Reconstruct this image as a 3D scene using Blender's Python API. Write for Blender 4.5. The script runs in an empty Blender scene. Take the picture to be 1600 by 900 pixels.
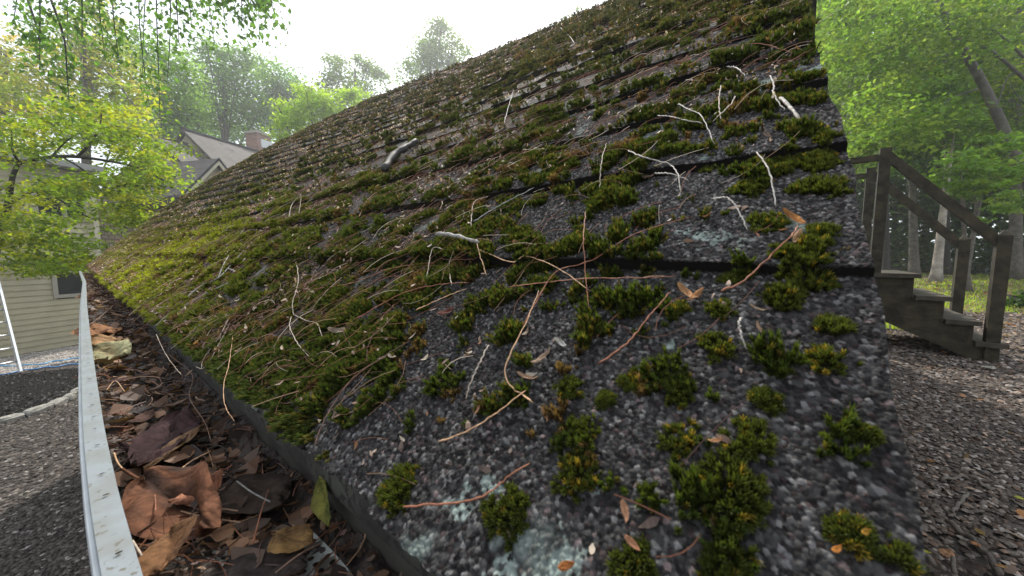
import bpy, math
import numpy as np
from mathutils import Vector, noise

C = bpy.context.scene.collection
sc = bpy.context.scene
rng = np.random.default_rng(7)
PI = math.pi
R = math.radians

# ------------------------------------------------------------------ camera
H = 2.2                       # camera height above the lower ground
FPX = 560.0
PITCH = math.atan(50/FPX)
PSI = math.atan(685/FPX*math.cos(PITCH))      # heading, from +Y (the eave) towards +X (the ridge)
cam_d = bpy.data.cameras.new('camera'); cam = bpy.data.objects.new('camera', cam_d); C.objects.link(cam)
cam.location = (0, 0, H); cam.rotation_euler = (PI/2-PITCH, 0, -PSI)
cam_d.sensor_width = 36; cam_d.lens = FPX/1600*36; cam_d.clip_start = .01; cam_d.clip_end = 500
cam_d.dof.use_dof = True; cam_d.dof.focus_distance = .75; cam_d.dof.aperture_fstop = 15.0
sc.camera = cam
CO = np.array([0, 0, H], float)
FW = np.array([math.sin(PSI)*math.cos(PITCH), math.cos(PSI)*math.cos(PITCH), -math.sin(PITCH)])
RT = np.array([math.cos(PSI), -math.sin(PSI), 0]); UP = np.cross(RT, FW)

# ------------------------------------------------------------------ light
SUN_EL, SUN_AZ = 48, 44       # azimuth from +Y towards +X
SUN_E = 4.2; SKY_S = .12
w = bpy.data.worlds.new('World'); sc.world = w; w.use_nodes = True
nt = w.node_tree; nt.nodes.clear()
sky = nt.nodes.new('ShaderNodeTexSky'); sky.sky_type = 'NISHITA'; sky.sun_disc = False
sky.sun_elevation = R(SUN_EL); sky.sun_rotation = R(SUN_AZ); sky.dust_density = 3
tc = nt.nodes.new('ShaderNodeTexCoord'); nz = nt.nodes.new('ShaderNodeTexNoise'); nz.inputs['Scale'].default_value = 2.2
nz.inputs['Detail'].default_value = 5
rp = nt.nodes.new('ShaderNodeMapRange'); rp.inputs[1].default_value = .3; rp.inputs[2].default_value = .6
rp.inputs[3].default_value = .55; rp.inputs[4].default_value = .95
mx = nt.nodes.new('ShaderNodeMix'); mx.data_type = 'RGBA'
mx.inputs[7].default_value = (9.0, 9.6, 10.4, 1)
bg = nt.nodes.new('ShaderNodeBackground'); bg.inputs[1].default_value = SKY_S
out = nt.nodes.new('ShaderNodeOutputWorld')
nt.links.new(tc.outputs['Generated'], nz.inputs['Vector']); nt.links.new(nz.outputs['Fac'], rp.inputs[0])
nt.links.new(rp.outputs[0], mx.inputs[0]); nt.links.new(sky.outputs[0], mx.inputs[6]); nt.links.new(mx.outputs[2], bg.inputs[0])
nt.links.new(bg.outputs[0], out.inputs[0])
sl = bpy.data.lights.new('sun', 'SUN'); so = bpy.data.objects.new('sun', sl); C.objects.link(so)
sl.energy = SUN_E; sl.angle = R(.6); sl.color = (1, .95, .86)
SD = Vector((math.cos(R(SUN_EL))*math.sin(R(SUN_AZ)), math.cos(R(SUN_EL))*math.cos(R(SUN_AZ)), math.sin(R(SUN_EL))))
so.rotation_euler = SD.to_track_quat('Z', 'Y').to_euler()
sc.view_settings.view_transform = 'Standard'; sc.view_settings.look = 'None'
sc.view_settings.exposure = .5; sc.view_settings.gamma = 1; sc.view_settings.use_curve_mapping = False
sc.cycles.use_denoising = True
sc.cycles.max_bounces = 7; sc.cycles.diffuse_bounces = 4; sc.cycles.transmission_bounces = 4; sc.cycles.glossy_bounces = 2
sc.cycles.caustics_reflective = False; sc.cycles.caustics_refractive = False
sc.cycles.sample_clamp_indirect = 8

# ------------------------------------------------------------------ helpers
def unit(a): a = np.asarray(a, float); return a/np.linalg.norm(a)
def ray(px, py): return FW + RT*((px-800)/FPX) - UP*((py-450)/FPX)
def P(px, py, depth): return CO + ray(px, py)*depth
def hit(px, py, n, p0):
    d = ray(px, py); n = np.asarray(n, float); return CO + d*(np.dot(np.asarray(p0)-CO, n)/np.dot(d, n))
def sstep(a, b, x): t = np.clip((x-a)/(b-a), 0, 1); return t*t*(3-2*t)

def vnoise(x, y, seed=0):
    x = np.asarray(x, float); y = np.asarray(y, float)
    xi = np.floor(x).astype(np.int64); yi = np.floor(y).astype(np.int64); fx = x-xi; fy = y-yi
    fx = fx*fx*(3-2*fx); fy = fy*fy*(3-2*fy)
    def h(a, b):
        n = (a*374761393 + b*668265263 + seed*1442695041) & 0xffffffff
        n = ((n ^ (n >> 13))*1274126177) & 0xffffffff
        return ((n ^ (n >> 16)) & 0xffff)/65535.
    return (h(xi, yi)*(1-fx)+h(xi+1, yi)*fx)*(1-fy)+(h(xi, yi+1)*(1-fx)+h(xi+1, yi+1)*fx)*fy
def fbm(x, y, seed=0, o=4):
    s = 0; a = .5; t = 0
    for k in range(o): s = s+a*vnoise(x*2**k, y*2**k, seed+k*17); t += a; a *= .55
    return s/t

def mk(name, V, F, mat=None, parent=None, col=None, smooth=False, fmat=None):
    """one mesh object from world-space vertices; F is one array or a list of arrays of faces"""
    V = np.asarray(V, float).reshape(-1, 3)
    if parent is not None: V = V-np.array(parent.matrix_world_loc if hasattr(parent, 'matrix_world_loc') else wloc(parent))
    Fs = F if isinstance(F, list) else [F]
    Fs = [np.asarray(f, np.int32) for f in Fs if len(f)]
    me = bpy.data.meshes.new(name)
    loops = np.concatenate([f.ravel() for f in Fs]); tot = np.concatenate([np.full(len(f), f.shape[1], np.int32) for f in Fs])
    st = np.concatenate([[0], np.cumsum(tot)[:-1]]).astype(np.int32)
    me.vertices.add(len(V)); me.vertices.foreach_set('co', V.astype(np.float32).ravel())
    me.loops.add(len(loops)); me.loops.foreach_set('vertex_index', loops)
    me.polygons.add(len(tot)); me.polygons.foreach_set('loop_start', st); me.polygons.foreach_set('loop_total', tot)
    me.polygons.foreach_set('use_smooth', np.full(len(tot), bool(smooth)))
    me.update(calc_edges=True)
    if col is not None:
        at = me.color_attributes.new('col', 'FLOAT_COLOR', 'POINT')
        c = np.ones((len(V), 4), np.float32); c[:, :3] = np.asarray(col, np.float32).reshape(-1, 3); at.data.foreach_set('color', c.ravel())
    if mat is not None:
        for m_ in (mat if isinstance(mat, list) else [mat]): me.materials.append(m_)
    if fmat is not None: me.polygons.foreach_set('material_index', np.asarray(fmat, np.int32))
    o = bpy.data.objects.new(name, me); C.objects.link(o)
    if parent is not None: o.parent = parent
    return o
def wloc(o):
    l = np.zeros(3)
    while o is not None: l = l+np.array(o.location); o = o.parent
    return l
def tag(o, label=None, cat=None, group=None, kind=None):
    if label: o['label'] = label
    if cat: o['category'] = cat
    if group: o['group'] = group
    if kind: o['kind'] = kind
    return o
def thing(name, loc, label, cat, group=None):
    o = bpy.data.objects.new(name, None); C.objects.link(o); o.location = [float(v) for v in loc]; o.empty_display_size = .1
    return tag(o, label, cat, group)

class MB:
    """collects shapes for one mesh"""
    def __init__(s): s.V = []; s.Q = []; s.T = []; s.c = []; s.n = 0
    def add(s, V, Q=None, T=None, col=None):
        V = np.asarray(V, float).reshape(-1, 3); s.V.append(V)
        if Q is not None and len(Q): s.Q.append(np.asarray(Q)+s.n)
        if T is not None and len(T): s.T.append(np.asarray(T)+s.n)
        if col is not None: s.c.append(np.broadcast_to(np.asarray(col, float), (len(V), 3)))
        s.n += len(V)
    def box(s, o, u, v, z):
        """corner o and three edge vectors"""
        o, u, v, z = [np.asarray(a, float) for a in (o, u, v, z)]
        V = [o, o+u, o+u+v, o+v, o+z, o+u+z, o+u+v+z, o+v+z]
        s.add(V, [[0, 3, 2, 1], [4, 5, 6, 7], [0, 1, 5, 4], [1, 2, 6, 5], [2, 3, 7, 6], [3, 0, 4, 7]])
    def aabox(s, a, b):
        a = np.asarray(a, float); b = np.asarray(b, float); d = b-a
        s.box(a, [d[0], 0, 0], [0, d[1], 0], [0, 0, d[2]])
    def tube(s, pts, rad, n=6, col=None):
        pts = np.asarray(pts, float); m = len(pts); rad = np.broadcast_to(rad, (m,))
        t = np.gradient(pts, axis=0); t /= np.linalg.norm(t, axis=1)[:, None]+1e-12
        ref = np.array([0, 0, 1.]) if abs(t[0, 2]) < .9 else np.array([1., 0, 0])
        a = np.cross(t, ref); a /= np.linalg.norm(a, axis=1)[:, None]+1e-12; b = np.cross(t, a)
        th = np.arange(n)*2*PI/n
        V = pts[:, None]+rad[:, None, None]*(a[:, None]*np.cos(th)[None, :, None]+b[:, None]*np.sin(th)[None, :, None])
        i = np.arange(m-1)[:, None]*n; j = np.arange(n)[None]; k = (j+1) % n
        Q = np.stack([i+j, i+k, i+n+k, i+n+j], -1).reshape(-1, 4)
        V = V.reshape(-1, 3); V = np.vstack([V, pts[0], pts[-1]])
        jj = np.arange(n); T = np.vstack([np.stack([(jj+1) % n, jj, np.full(n, m*n)], -1), np.stack([(m-1)*n+jj, (m-1)*n+(jj+1) % n, np.full(n, m*n+1)], -1)])
        s.add(V, Q, T, col)
    def build(s, name, mat, parent=None, smooth=False):
        F = []
        if s.Q: F.append(np.vstack(s.Q))
        if s.T: F.append(np.vstack(s.T))
        return mk(name, np.vstack(s.V), F, mat, parent, np.vstack(s.c) if s.c else None, smooth)

def curve(pts, n=12):
    """Catmull-Rom through pts"""
    p = np.asarray(pts, float); p = np.vstack([2*p[0]-p[1], p, 2*p[-1]-p[-2]]); m = len(p)-3; o = []
    for i in range(m):
        for t in np.linspace(0, 1, max(2, n//m+1), endpoint=(i == m-1)):
            a, b, c, d = p[i:i+4]
            o.append(.5*((2*b)+(c-a)*t+(2*a-5*b+4*c-d)*t*t+(3*b-a-3*c+d)*t**3))
    return np.array(o)

# ------------------------------------------------------------------ materials
def M(name, color=(.5, .5, .5), rough=.7, attr=False, var=0., vscale=5., bump=0., bscale=30., spec=.3, trans=0., metal=0., c2=None, detail=4., tex=None, attr_mix=False):
    m = bpy.data.materials.new(name); m.use_nodes = True; n = m.node_tree; b = n.nodes['Principled BSDF']; L = n.links.new
    b.inputs['Roughness'].default_value = rough; b.inputs['Metallic'].default_value = metal
    b.inputs['Specular IOR Level'].default_value = spec
    tcd = n.nodes.new('ShaderNodeTexCoord').outputs['Object']
    src = None
    if attr:
        a = n.nodes.new('ShaderNodeAttribute'); a.attribute_name = 'col'; src = a.outputs['Color']
    if var > 0 or c2:
        nn = n.nodes.new('ShaderNodeTexNoise'); nn.inputs['Scale'].default_value = vscale; nn.inputs['Detail'].default_value = detail
        L(tcd, nn.inputs['Vector'])
        r = n.nodes.new('ShaderNodeMapRange'); r.inputs[1].default_value = .35; r.inputs[2].default_value = .65; L(nn.outputs['Fac'], r.inputs[0])
        x = n.nodes.new('ShaderNodeMix'); x.data_type = 'RGBA'; L(r.outputs[0], x.inputs[0])
        if attr:
            x.blend_type = 'MULTIPLY'; L(src, x.inputs[6]); x.inputs[7].default_value = (1-var, 1-var, 1-var, 1)
        else:
            x.inputs[6].default_value = (*[c*(1-var) for c in color], 1); x.inputs[7].default_value = (*(c2 or [min(1, c*(1+var)) for c in color]), 1)
        src = x.outputs[2]
    if src is not None: L(src, b.inputs['Base Color'])
    else: b.inputs['Base Color'].default_value = (*color, 1)
    if bump > 0:
        nb = n.nodes.new('ShaderNodeTexNoise'); nb.inputs['Scale'].default_value = bscale; nb.inputs['Detail'].default_value = 5; L(tcd, nb.inputs['Vector'])
        bp = n.nodes.new('ShaderNodeBump'); bp.inputs['Strength'].default_value = 1; bp.inputs['Distance'].default_value = bump
        L(nb.outputs['Fac'], bp.inputs['Height']); L(bp.outputs[0], b.inputs['Normal'])
    if trans > 0:
        t = n.nodes.new('ShaderNodeBsdfTranslucent'); s = n.nodes.new('ShaderNodeMixShader'); s.inputs[0].default_value = trans
        if src is not None:
            g = n.nodes.new('ShaderNodeMix'); g.data_type = 'RGBA'; g.blend_type = 'MULTIPLY'; g.inputs[0].default_value = 1
            L(src, g.inputs[6]); g.inputs[7].default_value = (2.0, 2.0, .9, 1); L(g.outputs[2], t.inputs['Color'])
        else: t.inputs['Color'].default_value = (*color, 1)
        o = n.nodes['Material Output']; L(b.outputs[0], s.inputs[1]); L(t.outputs[0], s.inputs[2]); L(s.outputs[0], o.inputs[0])
    return m

leaf_m = M('foliage', attr=True, rough=.5, trans=.58, spec=.4)
moss_m = M('moss', attr=True, rough=.75, trans=.35, spec=.2)
bark_m = M('bark', (.10, .085, .07), .9, var=.35, vscale=9, bump=.01, bscale=25)
darkbark_m = M('dark_bark', (.035, .03, .027), .9, var=.3, vscale=12, bump=.004, bscale=40)
gravel_m = M('gravel', attr=True, rough=.85, spec=.25)

# ------------------------------------------------------------------ terrain
GZR = H-.80
def gz(x, y):
    x = np.asarray(x, float); y = np.asarray(y, float)
    x0 = .35+7*sstep(6, 9, y)
    return GZR*sstep(x0, x0+1.2+3*sstep(6, 9, y), x)+ .0*y
def ground_at(px, py, z): return hit(px, py, (0, 0, 1), (0, 0, z))

def sheet(name, x0, x1, y0, y1, n, m, mat, lift=0., zf=gz):
    xs = np.linspace(x0, x1, n); ys = np.linspace(y0, y1, m); X, Y = np.meshgrid(xs, ys)
    V = np.stack([X, Y, zf(X, Y)+lift], -1).reshape(-1, 3)
    i = np.arange(m-1)[:, None]*n; j = np.arange(n-1)[None]; Q = np.stack([i+j, i+j+1, i+n+j+1, i+n+j], -1).reshape(-1, 4)
    o = mk(name, V, Q, mat, smooth=True); o['kind'] = 'structure'; return o

def ground_mat():
    m = bpy.data.materials.new('ground_earth'); m.use_nodes = True; n = m.node_tree; b = n.nodes['Principled BSDF']; L = n.links.new
    b.inputs['Roughness'].default_value = .95; b.inputs['Specular IOR Level'].default_value = .15
    t = n.nodes.new('ShaderNodeTexCoord').outputs['Object']
    v = n.nodes.new('ShaderNodeTexVoronoi'); v.inputs['Scale'].default_value = 38; L(t, v.inputs['Vector'])
    r = n.nodes.new('ShaderNodeValToRGB'); e = r.color_ramp
    e.elements[0].color = (.035, .03, .027, 1); e.elements[1].color = (.22, .19, .17, 1); e.elements[1].position = .95
    k = e.elements.new(.5); k.color = (.09, .075, .065, 1)
    L(v.outputs['Color'], r.inputs[0])
    z = n.nodes.new('ShaderNodeTexNoise'); z.inputs['Scale'].default_value = 1.3; z.inputs['Detail'].default_value = 6; L(t, z.inputs['Vector'])
    x = n.nodes.new('ShaderNodeMix'); x.data_type = 'RGBA'; x.blend_type = 'MULTIPLY'; x.inputs[0].default_value = .6
    L(r.outputs[0], x.inputs[6]); L(z.outputs['Fac'], x.inputs[7]); L(x.outputs[2], b.inputs['Base Color'])
    bp = n.nodes.new('ShaderNodeBump'); bp.inputs['Distance'].default_value = .012; L(v.outputs['Distance'], bp.inputs['Height']); bp.invert = True
    L(bp.outputs[0], b.inputs['Normal']); return m
sheet('ground', -60, 120, -60, 120, 361, 361, ground_mat())

# stones: flattened, rotated octahedra, all baked in one mesh
def stones(name, x, y, z, s, cols, mat, flat=.5, kind='stuff'):
    n = len(x); base = np.array([[1, 0, 0], [.2, .9, 0], [-.9, .3, 0], [-.5, -.8, 0], [.5, -.7, .1], [0, 0, 1], [0, 0, -1]], float)
    V = base[None]*(1+rng.uniform(-.3, .3, (n, 7, 3))); V[..., 2] *= flat
    a = rng.uniform(0, 2*PI, n); tl = rng.normal(0, .35, n)
    V = V*s[:, None, None]
    c, d = np.cos(tl)[:, None], np.sin(tl)[:, None]; V = np.stack([V[..., 0]*c-V[..., 2]*d, V[..., 1], V[..., 0]*d+V[..., 2]*c], -1)
    c, d = np.cos(a)[:, None], np.sin(a)[:, None]; V = np.stack([V[..., 0]*c-V[..., 1]*d, V[..., 0]*d+V[..., 1]*c, V[..., 2]], -1)
    V += np.stack([x, y, z], -1)[:, None]
    T = np.array([[0, 1, 5], [1, 2, 5], [2, 3, 5], [3, 4, 5], [4, 0, 5], [1, 0, 6], [2, 1, 6], [3, 2, 6], [4, 3, 6], [0, 4, 6]])
    F = (T[None]+np.arange(n)[:, None, None]*7).reshape(-1, 3)
    return mk(name, V, F, mat, col=np.repeat(cols, 7, 0))
def frustum_pts(n, zplane, pxr, pyr):
    px = rng.uniform(*pxr, n); py = rng.uniform(*pyr, n)
    return px, py
# right: chip gravel round the stairs
n = 62000
Xr = rng.uniform(.9, 8.5, n*3); Yr = rng.uniform(-4.2, .6, n*3)
dd = np.hypot(Xr, Yr); keep = rng.random(n*3) < np.clip((2.2/dd)**1.6, .05, 1); Xr, Yr, dd = Xr[keep], Yr[keep], dd[keep]
g = rng.random(len(Xr))
tone = np.where(g[:, None] < .12, [[.24, .21, .185]], np.where(g[:, None] < .45, [[.125, .103, .086]], [[.066, .051, .041]]))*rng.uniform(.7, 1.3, (len(Xr), 1))
tone = np.where(rng.random((len(Xr), 1)) < .12, tone*[[1.2, .98, .85]], tone)
st = stones('gravel', Xr, Yr, gz(Xr, Yr)+.004, rng.uniform(.006, .0135, len(Xr))*np.clip(dd/2.5, 1, 1.8), tone, gravel_m)
tag(st, 'grey and brown stone chips spread round the foot of the wooden stairs', 'gravel', kind='stuff')
# left: darker gravel drive beside the garage
n = 70000
Xl = rng.uniform(-2.6, .5, n); Yl = rng.uniform(.2, 11.0, n); dd = np.hypot(Xl, Yl)+1
keep = (rng.random(n) < np.clip((3.3/dd)**1.2, .1, 1))
Xl, Yl, dd = Xl[keep], Yl[keep], dd[keep]
tone = np.where(rng.random((len(Xl), 1)) < .12, [[.22, .20, .18]], [[.07, .06, .052]])*rng.uniform(.5, 1.4, (len(Xl), 1))
st = stones('gravel', Xl, Yl, gz(Xl, Yl)+.003, rng.uniform(.007, .015, len(Xl))*np.clip(dd/3.5, 1, 1.8), tone, gravel_m)
tag(st, 'dark fine gravel of the lower drive beside the gutter', 'gravel', kind='stuff')

# ------------------------------------------------------------------ garage with the mossy roof
AE = .098; TH = math.atan(.825); CT, ST = math.cos(TH), math.sin(TH); ZE = H-.135
XR = 2.4; WL = (XR-AE)/CT; YL = 6.05
NRM = np.array([-ST, 0, CT]); SLP = np.array([CT, 0, ST])
W1, WS = .2, .136
def rake_y(w): return -.030+.048*sstep(.08, .85, w)+.004*(vnoise(w*23, w*0, 8)-.5)
def warp(y, w):
    k = np.clip(w/WL, 0, 1)
    return k*(-.05+.15*sstep(1, 4.8, y))+.10*4*k*(1-k)*sstep(2, 6, y)+.010*(fbm(y*1.3+5, w*1.7, 3, 2)-.5)*sstep(.1, .8, w)
def course(y, w, t=.0058):
    ww = w+.0035*(fbm(y*9, np.floor(np.maximum(0, (w-W1)/WS)+1)*3.7, 5, 3)-.5)
    k = np.floor((ww-W1)/WS)+1; k = np.maximum(k, 0)
    w0 = np.where(k == 0, 0, W1+(k-1)*WS); ln = np.where(k == 0, W1, WS)
    f = np.clip((ww-w0)/ln, 0, 1)
    tabw = .13+.06*vnoise(k*5.1, k*0+.5, 9)
    tab = vnoise(np.floor(y/tabw+k*.37)+.5, k*3.3+.5, 11) > .45
    t = t*(1+.9*sstep(.45, 1.4, w))
    return t*(.55+.9*vnoise(y*17, k*2.3, 13))*(1-f)+tab*.003*(f < .93)*sstep(.0, .04, y)
def roof_h(y, w): return warp(y, w)+course(y, w)
def roof_pt(y, w, lift=0.):
    y = np.asarray(y, float); w = np.asarray(w, float); h = roof_h(y, w)+lift
    return np.stack([AE+w*CT+h*NRM[0], y+0*w, ZE+w*ST+h*NRM[2]], -1)
E0 = np.array([AE, 0, ZE])
def roof_yw(px, py):
    h = 0.
    for _ in range(4):
        p = hit(px, py, NRM, E0+NRM*h); y = p[1]; ww = np.dot(p-E0, SLP); h = float(roof_h(np.array(y), np.array(ww)))
    return y, ww
def on_roof(px, py, lift=0.):
    y, ww = roof_yw(px, py); return roof_pt(y, ww, lift)

def log_axis(a, b, near, step, g):
    o = [a]
    while o[-1] < b:
        d = abs(o[-1]-near)
        o.append(o[-1]+max(step, g*d))
    o[-1] = b; return np.array(o)
ya = log_axis(0, YL+.05, .10, .00055, .0038); wa = log_axis(0, WL, .08, .00055, .0038)
ex = [W1+k*WS for k in range(int((WL-W1)/WS)+1)]
wa = np.sort(np.concatenate([wa]+[[e-.0006, e+.0006] for e in ex])); 
WW, YY = np.meshgrid(wa, ya)
YY = YY+rake_y(WW)*(1-np.clip(YY/YL, 0, 1))
dist = np.sqrt((AE+WW*CT)**2+YY**2+(WW*ST-.135)**2)
# mineral granules: nearest jittered cell
CS = .0019
def granules(y, w, cs):
    gy, gw = y/cs, w/cs; iy, iw = np.floor(gy), np.floor(gw); best = np.full(y.shape, 9.); idv = np.zeros(y.shape)
    for a in (-1, 0, 1):
        for b in (-1, 0, 1):
            cy, cw = iy+a, iw+b
            jx = vnoise(cy+.0, cw+.0, 21); jy = vnoise(cy, cw, 22); r = vnoise(cy, cw, 23)
            d = (gy-cy-jx)**2+(gw-cw-jy)**2; mm = d < best
            best = np.where(mm, d, best); idv = np.where(mm, r, idv)
    return np.sqrt(best), idv
gd, gi = granules(YY, WW, CS); 
fade = 1-sstep(.5, 1.1, dist)
hgt = fade*(.0017*(np.clip(1-gd*1.1, 0, 1))**.7*(.4+.9*gi))
fr = ((WW-W1) % WS)/WS
hgt += .0007*(fbm(YY*70, WW*70, 31, 3)-.5)*sstep(0, .05, dist)
hgt = np.where(gd*0+fbm(YY*25, WW*25, 33, 3) > .66, hgt-.0006, hgt)
pp = roof_pt(YY, WW)+NRM*hgt[..., None]
g3 = (gi*97.31) % 1; g4 = (gi*331.7) % 1
val = np.where(g3 < .42, .014+.02*g4, np.where(g3 < .86, .035+.035*g4, .09+.10*g4))
wear = fbm(YY*6, WW*6, 50, 4)
val *= (.52+.56*wear)*(1-.25*sstep(.5, 1.2, WW))
colr = val[..., None]*np.array([1.04, 1.0, .97])
red = ((gi*571.3) % 1 > .87)[..., None]; colr = np.where(red, colr*[1.15, .9, .9], colr)
lich = sstep(.60, .70, fbm(YY*45+9, WW*45, 61, 3))*sstep(.60, .68, fbm(YY*7, WW*9, 62, 3))
for px, py, rr in ((745, 770, .028), (700, 785, .018), (870, 880, .03), (1110, 375, .03), (1050, 372, .03), (1160, 380, .02), (790, 890, .02), (940, 770, .012), (1040, 545, .012)):
    cy, cw = roof_yw(px, py); q = np.exp(-((YY-cy)**2+(WW-cw)**2)/(rr*.62)**2)
    lich = np.maximum(lich, sstep(.40, .48, (q**.6)*fbm(YY*150, WW*150, 63, 4)*.86)*(vnoise(gi*913, gi*77, 5) > .3))
colr = colr*(1-lich[..., None])+lich[..., None]*np.array([.19, .225, .205])*(.5+.7*vnoise(YY*500, WW*500, 3))[..., None]
wob_ = .0035*(fbm(YY*9, np.floor(np.maximum(0, (WW-W1)/WS)+1)*3.7, 5, 3)-.5)
ph_ = (WW+wob_-W1) % WS; ph_ = np.minimum(ph_, WS-ph_); colr = np.where(((ph_ < .0016) & (WW > W1*.9))[..., None], np.array([.012, .011, .010]), colr)
# organic dirt film under the mossy part
dirt = sstep(.35, .6, fbm(YY*9, WW*9, 70, 4))*sstep(.1, .5, YY)*.35
colr = colr*(1-dirt[..., None])+dirt[..., None]*np.array([.04, .036, .022])
ny, nw = YY.shape
pp = pp-SLP*((.006*fbm(YY*60, YY*0, 88, 4)+.003*(vnoise(YY*14, YY*0, 89) > .6))*(1-sstep(0, .04, WW)))[..., None]
i = np.arange(ny-1)[:, None]*nw; j = np.arange(nw-1)[None]; Q = np.stack([i+j, i+j+1, i+nw+j+1, i+nw+j], -1).reshape(-1, 4)
V = pp.reshape(-1, 3); cl = colr.reshape(-1, 3)
# skirts (cut edges of the shingles), eave and both rakes, then the underside
def skirt(idx, V, cl, Q, down, inward):
    b = V[idx]+np.asarray(down)+np.asarray(inward); nb = len(V)
    V = np.vstack([V, b]); cl = np.vstack([cl, cl[idx]*.5]); k = np.arange(len(idx)-1)
    return V, cl, np.vstack([Q, np.stack([idx[k], idx[k+1], nb+k+1, nb+k], -1)])
V, cl, Q = skirt(np.arange(ny)*nw, V, cl, Q, -NRM*.016, SLP*.004)
V, cl, Q = skirt(np.arange(nw)[::-1], V, cl, Q, -NRM*.007, (0, .004, 0))
V, cl, Q = skirt((ny-1)*nw+np.arange(nw), V, cl, Q, -NRM*.016, (0, -.003, 0))
garage = thing('garage', (AE, 3, 0), 'low garage with a steep mossy shingle roof and a debris filled gutter along its eave', 'garage')
shing_m = M('shingle_granules', attr=True, rough=.9, spec=.06)
roof = mk('roof', V, Q, shing_m, garage, col=cl)
roof['label'] = 'front slope of worn dark asphalt shingles, granules showing between the moss'
# other slope, decking, ridge, walls
wall_m = M('garage_boards', (.16, .15, .11), .8, var=.2, vscale=8, bump=.002)
b = MB(); zr = ZE+(XR-AE)*.825
def slab(b, p0, p1, y0, y1, th):   # between two (x,z) points
    p0, p1 = np.array(p0), np.array(p1); d = p1-p0; nn = np.array([-d[1], d[0]])/np.hypot(*d)*th
    b.box([p0[0], y0, p0[1]], [d[0], 0, d[1]], [0, y1-y0, 0], [nn[0], 0, nn[1]])
slab(b, (AE+.034, ZE-.016), (XR-.02, zr-.12), .04, YL-.02, .012)
b.build('roof_deck', M('deck_wood', (.03, .024, .018), .9, var=.4, vscale=30), garage)
XB = 2*XR-AE
b = MB(); slab(b, (XR+.03, zr-.06), (XB, ZE-.0), .04, YL, .02); b.build('rear_roof', M('rear_shingles', (.06, .06, .06), .85, var=.4, vscale=60, bump=.003, bscale=200), garage)
b = MB()
zt = ZE-.06
for x0, x1, y0, y1 in ((.15, .25, .12, YL-.12), (XB-.25, XB-.15, .12, YL-.12)): b = MB(); b.aabox((x0, y0, -.3), (x1, y1, zt)); b.build('side_wall', wall_m, garage)
for y0 in (.12, YL-.22):
    b = MB()
    p = [(.25, -.3), (XB-.25, -.3), (XB-.25, zt), (XR, zr-.22), (.25, zt)]
    Vg = [(x, yy, z) for yy in (y0, y0+.1) for x, z in p]
    b.add(Vg, [[0, 1, 6, 5], [1, 2, 7, 6], [2, 3, 8, 7], [3, 4, 9, 8], [4, 0, 5, 9]], [[0, 2, 1], [0, 3, 2], [0, 4, 3], [5, 6, 7], [5, 7, 8], [5, 8, 9]])
    b.build('gable_wall', wall_m, garage)
b = MB(); b.aabox((.118, .05, ZE-.19), (.148, YL-.05, ZE-.03)); b.build('fascia', M('fascia_paint', (.045, .042, .034), .75, var=.4, vscale=20), garage)
b = MB(); slab(b, (AE+.03, ZE-.08), (XR, zr-.20), .045, .07, .05); b.build('rake_board', wall_m, garage); b = MB(); slab(b, (AE+.03, ZE-.08), (XR, zr-.20), YL-.04, YL-.015, .05)
b.build('rake_board', wall_m, garage)

# drip edge: lichened metal strip with small holes under the first shingles
yd = np.linspace(.0, YL, 500); 
prof = [(.116, -.014), (.112, -.022), (.111, -.032), (.112, -.042), (.116, -.048)]
wob = .0025*(fbm(yd*8, yd*0, 81, 3)-.5)
Vd = np.array([[x+wob[k], yd[k], ZE+z+float(roof_h(np.array(yd[k]), np.array(0.)))*0] for k in range(len(yd)) for x, z in prof]); m5 = len(prof)
i = np.arange(len(yd)-1)[:, None]*m5; j = np.arange(m5-1)[None]; Qd = np.stack([i+j, i+j+1, i+m5+j+1, i+m5+j], -1).reshape(-1, 4)
def speck_mat(name, base, dark, scale, thr, c3, rough=.6, metal=0.):
    m = bpy.data.materials.new(name); m.use_nodes = True; n = m.node_tree; bb = n.nodes['Principled BSDF']; L = n.links.new
    bb.inputs['Roughness'].default_value = rough; bb.inputs['Metallic'].default_value = metal
    t = n.nodes.new('ShaderNodeTexCoord').outputs['Object']
    v = n.nodes.new('ShaderNodeTexNoise'); v.inputs['Scale'].default_value = scale; v.inputs['Detail'].default_value = 3; L(t, v.inputs['Vector'])
    r = n.nodes.new('ShaderNodeMapRange'); r.inputs[1].default_value = thr; r.inputs[2].default_value = thr+.05; L(v.outputs['Fac'], r.inputs[0])
    z = n.nodes.new('ShaderNodeTexNoise'); z.inputs['Scale'].default_value = scale/6; z.inputs['Detail'].default_value = 6; L(t, z.inputs['Vector'])
    r2 = n.nodes.new('ShaderNodeMapRange'); r2.inputs[1].default_value = .42; r2.inputs[2].default_value = .6; L(z.outputs['Fac'], r2.inputs[0])
    x = n.nodes.new('ShaderNodeMix'); x.data_type = 'RGBA'; L(r2.outputs[0], x.inputs[0]); x.inputs[6].default_value = (*base, 1); x.inputs[7].default_value = (*c3, 1)
    y = n.nodes.new('ShaderNodeMix'); y.data_type = 'RGBA'; L(r.outputs[0], y.inputs[0]); L(x.outputs[2], y.inputs[6]); y.inputs[7].default_value = (*dark, 1)
    L(y.outputs[2], bb.inputs['Base Color']); return m
dr = mk('drip_edge', Vd, Qd, speck_mat('lichened_metal', (.05, .05, .037), (.012, .011, .009), 160, .52, (.022, .02, .015), .95), garage, smooth=True)
dr.modifiers.new('s', 'SOLIDIFY').thickness = .0012

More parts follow.
